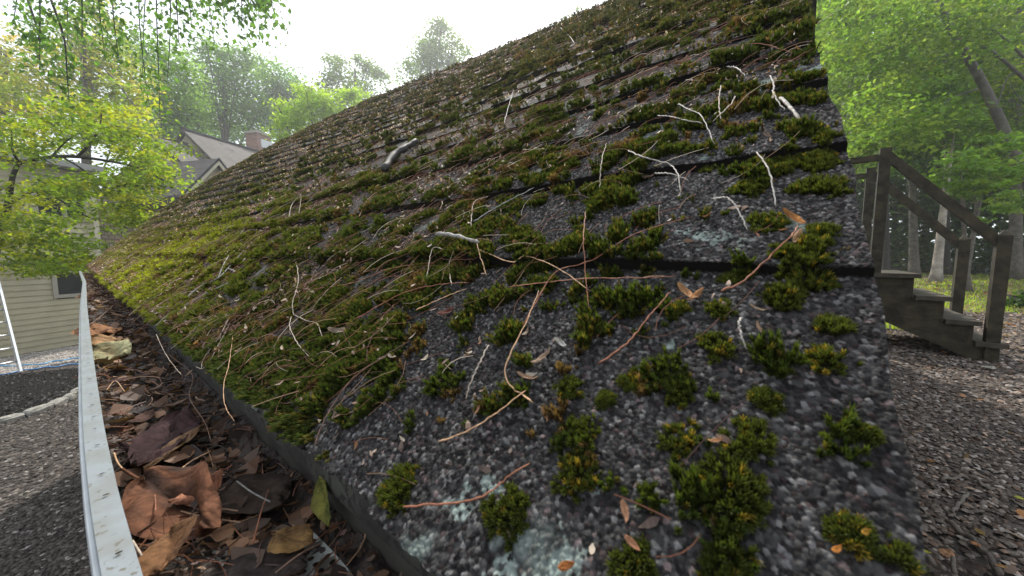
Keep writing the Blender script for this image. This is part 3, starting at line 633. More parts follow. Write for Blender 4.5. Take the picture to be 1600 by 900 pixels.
# (pixels, lifts in mm, radius mm, colour, name, label)
TWIGS = [
 ([(690, 378), (712, 381), (735, 386), (756, 391)], (13, 15, 13, 10), 4.8, 'grey', 'broken_stick', 'short thick lichen grey stick stub lying mid roof'),
 ([(252, 515), (285, 485), (318, 455), (348, 440), (368, 418), (386, 396)], (12, 12, 13, 12, 12, 10), 3.2, 'grey', 'forked_twig', 'long grey forked twig at the lower left by the eave'),
 ([(604, 274), (622, 252), (640, 238), (657, 224)], (20, 22, 22, 18), 19, 'bark', 'fallen_branch', 'thick lichened branch piece on the upper roof'),
 ([(1203, 136), (1209, 150), (1208, 165), (1218, 180), (1226, 186)], (14, 16, 16, 12, 8), 1.4, 'white', 'curled_twig', 'bleached hook shaped twig standing above the thick pale twig'),
 ([(1219, 172), (1236, 188), (1251, 206)], (14, 12, 8), 2.8, 'white', 'pale_twig', 'thick short bleached twig near the rake'),
 ([(762, 413), (800, 413), (830, 418), (880, 437), (927, 466)], (8, 14, 16, 14, 6), .9, 'tan', 'pine_needle', 'arching tan needle from the stick stub to the right'),
 ([(922, 352), (921, 400), (923, 450), (925, 495)], (18, 20, 16, 8), .8, 'red', 'pine_needle', 'straight reddish needle standing upright across the others'),
 ([(822, 517), (850, 475), (877, 440), (930, 412), (1000, 387), (1085, 358)], (5, 9, 12, 16, 16, 12), .9, 'red', 'pine_needle', 'longest reddish needle rising right from the middle of the roof'),
 ([(802, 459), (860, 454), (930, 450), (1000, 449), (1060, 447)], (8, 9, 10, 9, 8), .9, 'red', 'pine_needle', 'level reddish needle crossing below the shingle step'),
 ([(658, 494), (700, 477), (735, 461)], (8, 10, 8), .9, 'tan', 'pine_needle', 'short straight tan needle left of the cone cluster'),
 ([(470, 418), (477, 435), (478, 455), (468, 485), (466, 500)], (14, 20, 20, 14, 6), .9, 'pale', 'dry_stalk', 'pale bowed stalk with a hooked tip left of centre'),
 ([(463, 502), (465, 520), (480, 550), (500, 573)], (8, 14, 14, 6), .8, 'pale', 'dry_stalk', 'pale stalk curving down from the needle knot'),
 ([(466, 498), (490, 512), (508, 518), (512, 536)], (8, 14, 14, 6), .8, 'pale', 'dry_stalk', 'pale stalk arching right from the needle knot'),
 ([(372, 498), (368, 515), (352, 540), (330, 565), (322, 582)], (16, 18, 14, 10, 6), .9, 'pale', 'dry_stalk', 'bleached double bent stalk hanging over the eave moss'),
 ([(370, 515), (352, 548), (338, 572), (326, 582), (314, 578)], (14, 12, 10, 8, 6), .9, 'pale', 'dry_stalk', 'bleached stalk looping back beside the double bent one'),
 ([(376, 534), (372, 580), (362, 610), (360, 640), (372, 662)], (14, 14, 10, 4, 1), .7, 'tan', 'pine_needle', 'thin needle dropping straight over the eave'),
 ([(252, 528), (268, 560), (290, 590)], (10, 8, 4), .8, 'pale', 'dry_stalk', 'pale straight stalk leaning over the eave into the gutter'),
 ([(776, 556), (762, 585), (745, 615), (736, 632)], (14, 14, 10, 5), 1.0, 'pale', 'dry_stalk', 'pale thin stalk above the lower moss carpet'),
 ([(697, 701), (735, 690), (775, 668), (806, 645), (830, 622)], (8, 10, 10, 10, 8), .9, 'tan', 'pine_needle', 'long tan needle above the crossed needle pair'),
 ([(648, 803), (720, 800), (770, 790), (805, 762), (838, 735)], (10, 12, 12, 12, 8), 1.0, 'red', 'pine_needle', 'reddish bent needle over the lichen patch near the eave'),
 ([(505, 705), (530, 660), (570, 610), (620, 570), (650, 545)], (8, 14, 18, 16, 10), .9, 'brown', 'pine_needle', 'brown needle bundle rising from the eave edge'),
 ([(1183, 262), (1200, 290), (1208, 318), (1212, 338)], (16, 18, 14, 8), 1.1, 'white', 'dry_stalk', 'bleached bowed stalk right of centre above the tall cushion'),
 ([(1116, 327), (1140, 332), (1155, 350), (1168, 372)], (10, 14, 12, 6), 1.1, 'white', 'dry_stalk', 'bleached arched stalk on the step above the lichened shingle'),
 ([(1128, 470), (1160, 460), (1195, 430), (1235, 395), (1245, 375)], (8, 10, 12, 14, 12), 1.1, 'red', 'dead_twig', 'reddish twig with orange bud scales crossing the big shingle step'),
 ([(940, 580), (985, 550), (1020, 510), (1052, 470)], (6, 8, 10, 8), 1.0, 'red', 'pine_needle', 'dark red needle sloping over bare granules'),
 ([(1160, 515), (1157, 530), (1160, 548), (1168, 560)], (10, 14, 12, 6), 1.0, 'white', 'dry_stalk', 'small bleached stalk under the moss cluster by the rake'),
 ([(985, 250), (1010, 265), (1045, 270), (1060, 285), (1066, 312)], (12, 16, 16, 12, 6), 1.3, 'white', 'dry_stalk', 'bleached arching stalk right of the brown leaf curl'),
 ([(1025, 285), (1050, 288), (1078, 295)], (10, 12, 8), 1.2, 'white', 'dry_stalk', 'bleached short stalk crossing the arching one'),
 ([(1062, 178), (1080, 190), (1098, 200), (1117, 238)], (14, 16, 16, 8), 1.3, 'white', 'dry_stalk', 'bleached arched stalk in the upper right moss'),
 ([(1030, 192), (1050, 198), (1075, 205), (1100, 206)], (12, 14, 14, 10), 1.2, 'white', 'dry_stalk', 'bleached level stalk in the upper right tangle'),
 ([(1128, 152), (1125, 175), (1127, 200)], (16, 16, 8), 1.3, 'pale', 'dry_stalk', 'pale stalk standing upright in the upper right tangle'),
 ([(1150, 165), (1142, 182), (1125, 196), (1115, 200)], (14, 14, 12, 6), 1.3, 'pale', 'dry_stalk', 'pale hooked stalk beside the upright one'),
 ([(1137, 117), (1152, 122), (1165, 132)], (12, 14, 10), 1.5, 'white', 'dry_stalk', 'short bleached stalk below the upper shingle step'),
 ([(940, 305), (945, 270), (952, 240)], (8, 16, 16), 1.0, 'pale', 'dry_stalk', 'pale upright stalk left of the brown leaf curl'),
 ([(565, 345), (580, 318), (610, 300), (650, 280)], (8, 12, 14, 10), 1.2, 'tan', 'pine_needle', 'tan needle below the thick branch piece'),
 ([(455, 345), (462, 325), (475, 312), (470, 340)], (10, 18, 18, 6), 1.5, 'pale', 'dry_stalk', 'pale splayed stalk tuft on the left of the roof'),
 ([(362, 385), (375, 375), (388, 358)], (10, 12, 10), 1.6, 'white', 'dry_stalk', 'bleached straight stalk above the forked twig'),
 ([(870, 40), (890, 60), (900, 75)], (10, 14, 10), 2.2, 'pale', 'dry_stalk', 'pale stalk close to the ridge'),
 ([(790, 200), (800, 172), (806, 150)], (8, 20, 20), 1.6, 'white', 'dry_stalk', 'bleached upright stalk high on the roof'),
 ([(672, 455), (690, 412), (700, 400)], (8, 12, 10), 1.0, 'pale', 'dry_stalk', 'pale bent stalk hanging left under the stick stub'),
 ([(712, 455), (710, 425), (716, 402)], (8, 12, 10), .9, 'pale', 'dry_stalk', 'pale thin stalk straight below the stick stub'),
 ([(766, 440), (762, 415), (752, 390)], (8, 10, 10), .9, 'tan', 'dry_stalk', 'tan stalk hanging from the right end of the stick stub'),
 ([(742, 365), (748, 330), (765, 312)], (10, 16, 10), 1.0, 'pale', 'dry_stalk', 'pale tall bowed stalk above the stick stub'),
 ([(745, 356), (790, 330), (840, 304)], (9, 11, 10), 1.3, 'grey', 'dead_twig', 'dark grey straight twig sloping above the stick stub'),
 ([(560, 510), (640, 470), (700, 455), (740, 452)], (9, 12, 10, 8), .9, 'red', 'pine_needle', 'orange red needle left under the stick stub'),
 ([(497, 460), (560, 452), (620, 430), (690, 418)], (10, 12, 12, 8), 1.0, 'red', 'pine_needle', 'orange red needle in the mid left moss'),
 ([(1040, 130), (1110, 100), (1180, 92), (1240, 94)], (10, 16, 14, 8), 1.2, 'red', 'pine_needle', 'reddish arching needle on the top right courses'),
 ([(840, 640), (800, 600), (835, 520), (850, 470)], (6, 12, 16, 12), .9, 'tan', 'pine_needle', 'tan needle of the crossed pair in the middle'),
]
for pts, lf, r, cn, nm, lab in TWIGS:
    W_ = np.array([on_roof(px, py, .003+l/1000*.62) for (px, py), l in zip(pts, lf)]); c = curve(W_, 24 if r < 2 else 14); c = c+rng.normal(0, r/1000*(.22 if r < 2 else .07), c.shape)
    rad = np.full(len(c), r/1000*.5)*rng.uniform(.85, 1.15, len(c)); rad[-1] *= .35; rad[0] *= .7; rad *= np.linspace(1.1, .7, len(c)) if nm != 'fallen_branch' else np.linspace(1, .8, len(c))
    if 1.8 < r < 20: rad = rad*(1+.08*np.sin(np.arange(len(c))*1.7))
    o = W_[0]; b = MB(); b.tube(c-o, rad, 5 if r < 1.8 else 9)
    if nm == 'forked_twig':
        for q, dx, dy in ((-6, 14, -28), (-9, -14, 18), (-14, 30, 14), (-4, 24, 4)):
            e = on_roof(pts[-1][0]-30+dx+q, pts[-1][1]+30+dy, .006); s_ = c[q]; b.tube(curve([s_-o, (s_+e)/2-o+NRM*.003, e-o], 6), r/1000*.4, 5)
    ob = b.build(nm, colmat(nm+cn if False else 'twig_'+cn, TW[cn], bump=.0006, bscale=300), None, True); ob.location = o; tag(ob, lab, 'needle' if nm == 'pine_needle' else 'twig', 'twigs and needles on the roof')

# ------------------------------------------------------------------ leaves
dead_m = M('dead_leaf', attr=True, rough=.8, trans=.15, spec=.12, bump=.0012, bscale=260, var=.45, vscale=90)
def leaf(p0, p1, up, wratio, col, name, label, fold=.3, curl=.5, roll=0., wave=.05, lobes=0, group=None, cat='leaf', stalk=.25, col2=None, ribs=.02, twist=0.):
    p0 = np.asarray(p0, float); p1 = np.asarray(p1, float); L = np.linalg.norm(p1-p0); t = (p1-p0)/L
    s = unit(np.cross(up, t)); nn = np.cross(t, s); s, nn = s*math.cos(roll)+nn*math.sin(roll), nn*math.cos(roll)-s*math.sin(roll)
    nu, nv = 34, 17; V = []; cc = []; c1 = np.array(col); c2 = np.array(col2 if col2 is not None else [q*.6 for q in col])
    for a in range(nu):
        u = a/(nu-1); wd = (math.sin(PI*u**.75)**.8 if 0 < u < 1 else .0)*wratio*L*.5*(1+lobes*.25*math.cos(u*PI*7))*(1+.03*math.sin(u*23+L*99))
        for b_ in range(nv):
            v = b_/(nv-1)*2-1; th = twist*(u-.5)
            y_ = v*wd; z = fold*abs(v)*wd*1.0+curl*L*(((u-.5)**2-.12))+wave*L*math.sin(u*9+v*3)*.5+ribs*L*abs(math.sin((u*1.0-abs(v)*.25)*PI*8))*.25*abs(v)
            z += -curl*.9*wd*v*v
            yy_ = y_*math.cos(th)-z*math.sin(th); zz = y_*math.sin(th)+z*math.cos(th)
            zz += .03*L*(float(fbm(np.array(u*9+L*50), np.array(v*3+7.), 77, 3))-.5)*2; V.append(t*(u*L)+s*yy_+nn*zz)
            rib = .6 if abs(math.sin((u-abs(v)*.25)*PI*8)) < .25 or abs(v) < .06 else 1.
            mixv = min(1, max(0, 2.6*float(fbm(np.array(u*4+L*300), np.array(v*2.5+3.), 78, 4))-.8)); cc.append((c1*mixv+c2*(1-mixv))*rib*rng.uniform(.85, 1.1))
    i = np.arange(nu-1)[:, None]*nv; j = np.arange(nv-1)[None]; Q = np.stack([i+j, i+j+1, i+nv+j+1, i+nv+j], -1).reshape(-1, 4)
    b = MB(); b.add(V, Q, None, cc)
    if stalk: b.tube(curve([-t*stalk*L+nn*.02*L, -t*stalk*.5*L-nn*.01*L, t*.02*L+nn*curl*L*.13], 6), .012*L, 5, col=c1*.7)
    o = b.build(name, dead_m, None, True); o.location = p0
    return tag(o, label, cat, group)
def deb_hit(px, py, lift=0.): return hit(px, py, (0, 0, 1), (0, 0, LZ-.036+lift))
GL = [ # px0, px1, lift0, lift1, width, colour, args, label
 ((228, 755), (350, 825), 14, 10, .50, (.20, .085, .045), dict(fold=.9, curl=.45, roll=.5, lobes=.22, stalk=.35, twist=.9, col2=(.07, .038, .026), wave=.10, ribs=.05), 'large curled orange brown leaf in the near gutter'),
 ((345, 738), (262, 790), 16, 14, .55, (.40, .17, .10), dict(fold=.3, curl=.7, roll=-.2, col2=(.22, .10, .06)), 'salmon brown leaf lobe folded over the large leaf'),
 ((285, 685), (185, 700), 10, 12, .42, (.045, .022, .024), dict(fold=.2, curl=.9, ribs=.10, col2=(.03, .016, .018)), 'dark purple ribbed leaf curled like a shell by the lip'),
 ((285, 650), (215, 735), 12, 10, .42, (.055, .028, .028), dict(fold=.5, curl=.4, ribs=.09, col2=(.04, .02, .02)), 'dark ribbed leaf half folded beside the shell curled one'),
 ((312, 668), (225, 735), 14, 8, .22, (.22, .13, .07), dict(fold=.5, curl=.2, col2=(.15, .09, .05)), 'narrow tan leaf crossing the dark ribbed leaves'),
 ((270, 830), (255, 895), 14, 16, .85, (.26, .13, .06), dict(fold=.6, curl=.35, roll=.5, col2=(.14, .07, .035), ribs=.05), 'upright folded tan leaf at the bottom by the lip'),
 ((500, 745), (515, 822), 22, 4, .5, (.20, .19, .045), dict(fold=.5, curl=.15, roll=1.1, col2=(.11, .12, .03), stalk=0), 'small yellow green leaf hanging under the eave'),
 ((430, 835), (488, 850), 8, 8, .85, (.26, .15, .055), dict(fold=.2, curl=.2, col2=(.16, .09, .04), stalk=.1), 'squarish ochre leaf in the shaded near gutter'),
 ((148, 545), (200, 556), 16, 12, .6, (.42, .40, .22), dict(fold=.5, curl=.3, roll=.4, col2=(.30, .24, .12)), 'pale yellow cream leaf cupped in the mid gutter'),
 ((148, 528), (200, 545), 18, 12, .35, (.48, .26, .12), dict(fold=.3, curl=.2, col2=(.32, .20, .10)), 'orange brown narrow leaf behind the cream leaf'),
 ((140, 512), (168, 522), 20, 16, .7, (.44, .21, .10), dict(fold=.4, curl=.4), 'small orange tan leaf curled on the lip edge'),
 ((165, 596), (200, 590), 12, 8, .7, (.10, .055, .05), dict(fold=.2, curl=.3), 'dull brown round leaf below the cream leaf'),
 ((140, 478), (155, 480), 22, 20, .8, (.46, .36, .24), dict(fold=.3, curl=.5), 'pale tan leaf far along the gutter'),
 ((138, 458), (150, 462), 24, 20, .7, (.30, .17, .09), dict(fold=.3, curl=.5), 'brown leaf far along the gutter near its end'),
 ((360, 870), (480, 885), 2, 2, .8, (.06, .045, .04), dict(fold=.1, curl=.1, col2=(.04, .03, .028)), 'broad dark sodden leaf at the bottom of the gutter'),
 ((370, 750), (440, 790), 4, 4, .8, (.07, .05, .038), dict(fold=.1, curl=.15, col2=(.045, .032, .026)), 'dark sodden leaf in the shade right of the large leaf'),
 ((200, 660), (240, 640), 6, 6, .7, (.11, .06, .045), dict(fold=.1, curl=.3), 'brown sodden leaf pressed below the ribbed leaves'),
]
for a_, c_, l0, l1, wr, co, kw, lab in GL:
    leaf(deb_hit(*a_, l0/1000), deb_hit(*c_, l1/1000), (0, 0, 1), wr, co, 'fallen_leaf', lab, group='leaves in the gutter', **kw)
# twigs in the gutter
GT = [([(200, 740), (240, 760), (300, 720), (330, 705)], (8, 14, 12, 8), 1.0, 'tan', 'tan stalk lying across the ribbed leaves'),
      ([(118, 520), (150, 500), (185, 472), (210, 455)], (30, 32, 24, 16), 1.6, 'brown', 'dark twig poking out over the gutter lip'),
      ([(178, 708), (185, 725), (200, 740), (212, 748)], (18, 16, 12, 8), 1.1, 'tan', 'yellow curved stalk against the lip'),
      ([(370, 752), (395, 770), (422, 784)], (10, 12, 8), 1.0, 'grey', 'grey straight stalk right of the large leaf'),
      ([(395, 850), (408, 800), (420, 765)], (6, 10, 6), .8, 'red', 'red thin stalk in the shaded gutter'),
      ([(430, 895), (470, 865), (500, 850)], (10, 12, 8), .9, 'brown', 'brown stalk at the bottom of the gutter'),
      ([(207, 845), (222, 870), (230, 890)], (12, 12, 8), 1.1, 'pale', 'pale stalk leaning on the lip at the bottom'),
      ([(238, 815), (243, 790), (238, 735)], (10, 16, 14), .8, 'red', 'red upright stalk beside the large leaf'),
      ([(166, 610), (180, 595), (195, 612)], (10, 14, 10), .8, 'tan', 'tan looped stalk in the mid gutter'),
      ([(265, 555), (300, 585), (296, 620), (320, 660), (330, 690)], (34, 36, 30, 18, 10), .7, 'brown', 'thin brown stalk drooping from the eave into the gutter')]
for pts, lf, r, cn, lab in GT:
    W_ = np.array([deb_hit(px, py, l/1000) for (px, py), l in zip(pts, lf)]); c = curve(W_, 16); b = MB(); b.tube(c-W_[0], r/1000*.6, 6)
    o = b.build('dry_stalk', colmat('twig_'+cn, TW[cn]), None, True); o.location = W_[0]; tag(o, lab, 'twig', 'twigs in the gutter')
# husks and leaf bits on the roof
RL = [((1062, 455), (1092, 478), .35, (.62, .33, .16), 'split_husk', 'forked tan husk on the orange brown cushion'),
      ((1100, 462), (1075, 480), .35, (.60, .30, .14), 'split_husk', 'second lobe of the forked tan husk'),
      ((1224, 340), (1262, 362), .25, (.62, .28, .10), 'split_husk', 'orange split husk beside the tall moss cushion'),
      ((1250, 372), (1240, 392), .40, (.70, .42, .25), 'bud_scale', 'peach bud scale on the reddish twig tip'),
      ((806, 386), (828, 392), .5, (.50, .27, .13), 'leaf_bit', 'small orange leaf bit right of the stick stub'),
      ((836, 578), (866, 552), .35, (.58, .40, .28), 'bud_scale', 'cream papery bud scale by the bleached curl'),
      ((872, 538), (890, 550), .4, (.78, .74, .70), 'bud_scale', 'bleached white curl on bare granules'),
      ((815, 592), (845, 600), .3, (.66, .42, .27), 'bud_scale', 'tan bud scale across the crossed needles'),
      ((852, 645), (862, 668), .3, (.60, .33, .18), 'bud_scale', 'thin upright tan bud scale'),
      ((978, 790), (985, 825), .5, (.80, .42, .25), 'split_husk', 'lone orange husk standing on the lower roof'),
      ((982, 845), (1005, 868), .5, (.75, .36, .20), 'split_husk', 'bright orange curl at the lower centre'),
      ((880, 895), (905, 885), .6, (.60, .22, .07), 'split_husk', 'orange husk cut by the bottom edge'),
      ((1108, 700), (1132, 694), .5, (.72, .36, .18), 'split_husk', 'small orange husk against the long moss row'),
      ((1298, 872), (1312, 860), .6, (.62, .24, .05), 'leaf_bit', 'orange leaf bit at the bottom right'),
      ((1343, 845), (1356, 835), .6, (.50, .26, .04), 'leaf_bit', 'amber leaf bit touching the bottom right cushion'),
      ((1172, 488), (1198, 496), .3, (.68, .48, .33), 'bud_scale', 'pale arched scale below the moss cluster'),
      ((1182, 515), (1196, 535), .3, (.66, .42, .28), 'bud_scale', 'pink tan scale lower right of the moss cluster'),
      ((522, 522), (560, 516), .3, (.60, .48, .36), 'bud_scale', 'long cream scale in the mid left moss'),
      ((378, 628), (402, 598), .3, (.58, .42, .28), 'bud_scale', 'cream scale above the eave on the left'),
      ((318, 502), (338, 498), .5, (.66, .56, .42), 'leaf_bit', 'cream leaf bit in the lower left moss'),
      ((1000, 285), (1022, 270), .8, (.20, .12, .09), 'leaf_curl', 'brown leaf curl at the foot of the bleached stalks'),
      ((1168, 202), (1184, 196), .8, (.50, .22, .12), 'leaf_bit', 'orange brown leaf bit left of the thick pale twig'),
      ((1060, 108), (1075, 95), .8, (.28, .13, .08), 'leaf_bit', 'brown leaf bit on the upper right courses'),
      ((512, 580), (530, 560), .4, (.55, .28, .14), 'leaf_bit', 'rusty leaf bit by the middle moss'),
      ((560, 640), (585, 620), .5, (.52, .34, .24), 'bud_scale', 'tan scale near the lower eave'),
      ((690, 498), (715, 488), .9, (.20, .07, .05), 'alder_cone', 'small dark red cone scraps in the moss'),
      ((1215, 372), (1232, 366), .3, (.64, .30, .12), 'leaf_bit', 'orange sliver left of the peach bud scale'),
      ((1098, 350), (1112, 342), .5, (.45, .20, .09), 'leaf_bit', 'rust brown bit above the lichened shingle')]
for a_, c_, wr, co, nm, lab in RL:
    p0 = on_roof(*a_, .006); p1 = on_roof(*c_, .005)
    leaf(p0, p1, NRM, wr*.75, [q*.8 for q in co], nm, lab, fold=.9, curl=.8, roll=rng.uniform(-.4, .4), stalk=0, ribs=0, group='husks and leaf bits on the roof', cat='husk', twist=rng.uniform(-1, 1))

# ------------------------------------------------------------------ far house
B0 = ground_at(30, 555, 0.); hu = np.array([math.sin(R(65)), math.cos(R(65)), 0]); hv = np.array([-math.sin(R(25)), math.cos(R(25)), 0]); hz = np.array([0, 0, 1.])
house = thing('house', B0, 'beige two storey house with grey brown shingle roofs behind the maple', 'house')
def hp(u, v, z): return B0+hu*u+hv*v+hz*z
def huz(px, py, v):
    q = hit(px, py, hv, B0+hv*v)-B0; return float(np.dot(q, hu)), float(q[2])
side_m = M('beige_siding', (.40, .36, .25), .65, var=.08, vscale=3)
trim_m = M('trim_paint', (.50, .46, .35), .6, var=.08)
def brick_mat(name, c1, c2, mortar, sc_, bw, rh, bump=.01, rough=.85, mort=.012, rot=(0, 0, 0)):
    m = bpy.data.materials.new(name); m.use_nodes = True; n = m.node_tree; bb = n.nodes['Principled BSDF']; L = n.links.new; bb.inputs['Roughness'].default_value = rough
    t = n.nodes.new('ShaderNodeTexCoord').outputs['Object']; mp = n.nodes.new('ShaderNodeCombineXYZ'); dp = n.nodes.new('ShaderNodeVectorMath'); dp.operation = 'DOT_PRODUCT'
    dp.inputs[1].default_value = tuple(hu); L(t, dp.inputs[0]); sz = n.nodes.new('ShaderNodeSeparateXYZ'); L(t, sz.inputs[0]); L(dp.outputs['Value'], mp.inputs[0]); L(sz.outputs[2], mp.inputs[1])
    br = n.nodes.new('ShaderNodeTexBrick'); br.inputs['Scale'].default_value = sc_; br.inputs['Brick Width'].default_value = bw; br.inputs['Row Height'].default_value = rh
    br.inputs['Mortar Size'].default_value = mort; br.inputs['Color1'].default_value = (*c1, 1); br.inputs['Color2'].default_value = (*c2, 1); br.inputs['Mortar'].default_value = (*mortar, 1)
    L(mp.outputs[0], br.inputs['Vector'])
    z = n.nodes.new('ShaderNodeTexNoise'); z.inputs['Scale'].default_value = 1.7; z.inputs['Detail'].default_value = 8; L(t, z.inputs['Vector'])
    r = n.nodes.new('ShaderNodeMapRange'); r.inputs[1].default_value = .3; r.inputs[2].default_value = .7; r.inputs[3].default_value = .7; r.inputs[4].default_value = 1.15; L(z.outputs['Fac'], r.inputs[0])
    x = n.nodes.new('ShaderNodeMix'); x.data_type = 'RGBA'; x.blend_type = 'MULTIPLY'; x.inputs[0].default_value = 1; L(br.outputs['Color'], x.inputs[6]); L(r.outputs[0], x.inputs[7]); L(x.outputs[2], bb.inputs['Base Color'])
    bp = n.nodes.new('ShaderNodeBump'); bp.inputs['Distance'].default_value = bump; bp.invert = True; L(br.outputs['Fac'], bp.inputs['Height']); L(bp.outputs[0], bb.inputs['Normal'])
    return m
# oriented siding: lapped boards as one mesh
def siding(u0, u1, v, z0, z1, pitch, name, mat, holes=()):
    b = MB(); z = z0
    while z < z1-.01:
        h_ = min(pitch, z1-z); spans = [(u0, u1)]
        for a, c, e, f in holes:
            if z+h_ > e and z < f: spans = [s for p, q in spans for s in ((p, min(q, a)), (max(p, c), q)) if s[1]-s[0] > .01]
        for p, q in spans:
            V_ = [hp(p, v-.022, z), hp(q, v-.022, z), hp(q, v-.004, z+h_), hp(p, v-.004, z+h_), hp(p, v+.05, z), hp(q, v+.05, z), hp(q, v+.05, z+h_), hp(p, v+.05, z+h_)]
            b.add(V_, [[0, 1, 2, 3], [1, 0, 4, 5], [3, 2, 6, 7], [0, 3, 7, 4], [2, 1, 5, 6], [5, 4, 7, 6]])
        z += pitch
    return b.build(name, mat, house)
def hbox(name, u0, u1, v0, v1, z0, z1, mat, parent=None):
    b = MB(); b.box(hp(u0, v0, z0), hu*(u1-u0), hv*(v1-v0), hz*(z1-z0)); return b.build(name, mat, parent or house)
glass_m = M('window_glass', (.03, .035, .035), .06, spec=.8)
u1, _ = huz(135, 300, 0); _, zmid = huz(30, 408, 0); _, zeave = huz(20, 243, 0)
wl0, wz0 = huz(57, 338, -.12); wl1, wz1 = huz(128, 288, -.12)
lw0, lz0 = huz(88, 462, 0); lw1, lz1 = huz(133, 425, 0)
siding(-4.5, u1, 0, .02, zmid, .128, 'wall', side_m, holes=[(lw0, lw1, lz0, lz1)])
siding(-4.5, u1, -.12, zmid+.16, zeave-.15, .128, 'wall', side_m, holes=[(wl0, wl1, wz0, wz1)])
hbox('foundation', -4.6, u1+.02, .03, 4.5, -.2, zmid, M('dark_wall', (.10, .095, .08), .8))
hbox('inner_wall', -4.6, u1, .08, 4.5, zmid, zeave-.05, side_m)
hbox('belt_board', -4.6, u1+.03, -.16, .04, zmid, zmid+.16, trim_m)
hbox('corner_board', u1, u1+.10, -.15, .05, .0, zeave-.1, trim_m)
hbox('eave_board', -4.8, u1+.2, -.45, 4.7, zeave-.12, zeave+.02, M('white_fascia', (.30, .30, .28), .6))
def window(u0, u1_, v, z0, z1, mull):
    hbox('window_pane', u0, u1_, v+.02, v+.06, z0, z1, glass_m)
    b = MB()
    for a, c, e, f in ((u0-.06, u0+.02, z0-.06, z1+.06), (u1_-.02, u1_+.06, z0-.06, z1+.06), (u0+.02, u1_-.02, z1-.02, z1+.06), (u0+.02, u1_-.02, z0-.06, z0+.02)): b.box(hp(a, v-.05, e), hu*(c-a), hv*.08, hz*(f-e))
    for m_ in mull: uu = u0+(u1_-u0)*m_; b.box(hp(uu-.03, v-.045, z0+.02), hu*.06, hv*.07, hz*(z1-z0-.04))
    b.build('window_frame', M('frame_paint', (.33, .31, .26), .5), house)
window(wl0, wl1, -.12, wz0, wz1, [.55]); window(lw0, lw1, 0, lz0, lz1, [])
# main wing behind: shingled wall and gable roof
VW, VR = 2.6, 6.4
rot65 = (R(90), 0, R(-25))
shw = brick_mat('cedar_shingles', (.33, .27, .20), (.27, .22, .165), (.13, .105, .08), 1, .16, .13, .012)
rsh = brick_mat('roof_shingles', (.105, .09, .082), (.085, .073, .067), (.06, .052, .048), 1, .34, .10, .01)
ur, zr_ = huz(284, 201, VR); ua, _ = huz(236, 208, VR-.3); _, zl = huz(236, 210, VR-.3); ue, ze2 = huz(205, 303, VW-.4)
uend = ur+9
hbox('shingled_wall', u1-.5, uend, VW, VW+.2, -.2, ze2+.1, shw)
def hroof(name, ua_, ub_, v0, z0, v1, z1, th=.14, par=None, mat=rsh):
    b = MB(); b.box(hp(ua_, v0, z0), hu*(ub_-ua_), hv*(v1-v0)+hz*(z1-z0), hz*th); return b.build(name, mat, par or house)
hroof('roof', ur, uend, VW-.45, ze2, VR, zr_-.14)
hroof('rear_roof', ur, uend, 2*VR-VW+.45, ze2, VR+.005, zr_-.14)
hroof('low_roof', ua, ur-.01, VW-.45, ze2-.03, VR-.3, zl-.14)
hroof('rear_low_roof', ua, ur-.01, 2*VR-VW, ze2-.03, VR-.29, zl-.14)
for uu, zz in ((ua+.15, zl-.2), (ur+.15, zr_-.2), (uend-.3, zr_-.2)):
    pr = [(VW+.2, 0), (2*VR-VW-.3, 0), (2*VR-VW-.3, ze2), (VR, zz), (VW+.2, ze2)]
    b = MB(); Vv = [hp(uu+q, v, z) for q in (0, .15) for v, z in pr]
    b.add(Vv, [[0, 5, 6, 1], [1, 6, 7, 2], [2, 7, 8, 3], [3, 8, 9, 4], [4, 9, 5, 0]], [[0, 1, 2], [0, 2, 3], [0, 3, 4], [5, 7, 6], [5, 8, 7], [5, 9, 8]])
    b.build('gable_wall', side_m, house)
b = MB(); b.box(hp(ua-.02, VR-.38, zl-.0), hu*(ur-ua), hv*.16, hz*.05); b.box(hp(ur-.03, VR-.08, zr_), hu*(uend-ur), hv*.16, hz*.06); b.build('ridge_cap', M('ridge_dark', (.09, .08, .08), .8), house)
# small cross gable facing the drive
VG = VW-1.6
pk = huz(337, 250, VG); ll = huz(286, 300, VG); rr_ = huz(352, 268, VG)
hw = (pk[0]-ll[0]); hgt_ = pk[1]-ll[1]
pu, pz = pk; lu = pu-hw; ru = pu+hw; lz_ = pz-hgt_
b = MB(); pr = [(lu+.12, lz_-2.5), (ru-.12, lz_-2.5), (ru-.12, lz_+.12*hgt_/hw-.05), (pu, pz-.08), (lu+.12, lz_+.12*hgt_/hw-.05)]
Vv = [hp(u, v, z) for v in (VG+.12, VG+4.2) for u, z in pr]
b.add(Vv, [[0, 5, 6, 1], [1, 6, 7, 2], [2, 7, 8, 3], [3, 8, 9, 4], [4, 9, 5, 0]], [[0, 1, 2], [0, 2, 3], [0, 3, 4], [5, 7, 6], [5, 8, 7], [5, 9, 8]])
b.build('cross_gable_wall', side_m, house)
for sg, nm in ((-1, 'cross_gable_roof'), (1, 'cross_gable_roof')):
    b = MB(); b.box(hp(pu, VG-.12, pz-.02), hu*(sg*(hw+.15))-hz*(hgt_+.15*hgt_/hw), hv*4.6, hz*.07); b.build(nm, rsh, house)
b = MB()
for sg in (-1, 1):
    b.box(hp(pu, VG-.15, pz-.17), hu*(sg*(hw+.12))-hz*(hgt_+.12*hgt_/hw), hv*.05, hz*.15)
b.build('barge_board', trim_m, house)
z = lz_+.1; b = MB()
while z < pz-.25:
    x_ = hw*(pz-z)/hgt_-.12; b.box(hp(pu-x_+.1, VG+.085, z), hu*(2*x_-.2), hv*.04, hz*.10); z += .14
b.build('gable_siding', side_m, house)
b = MB()
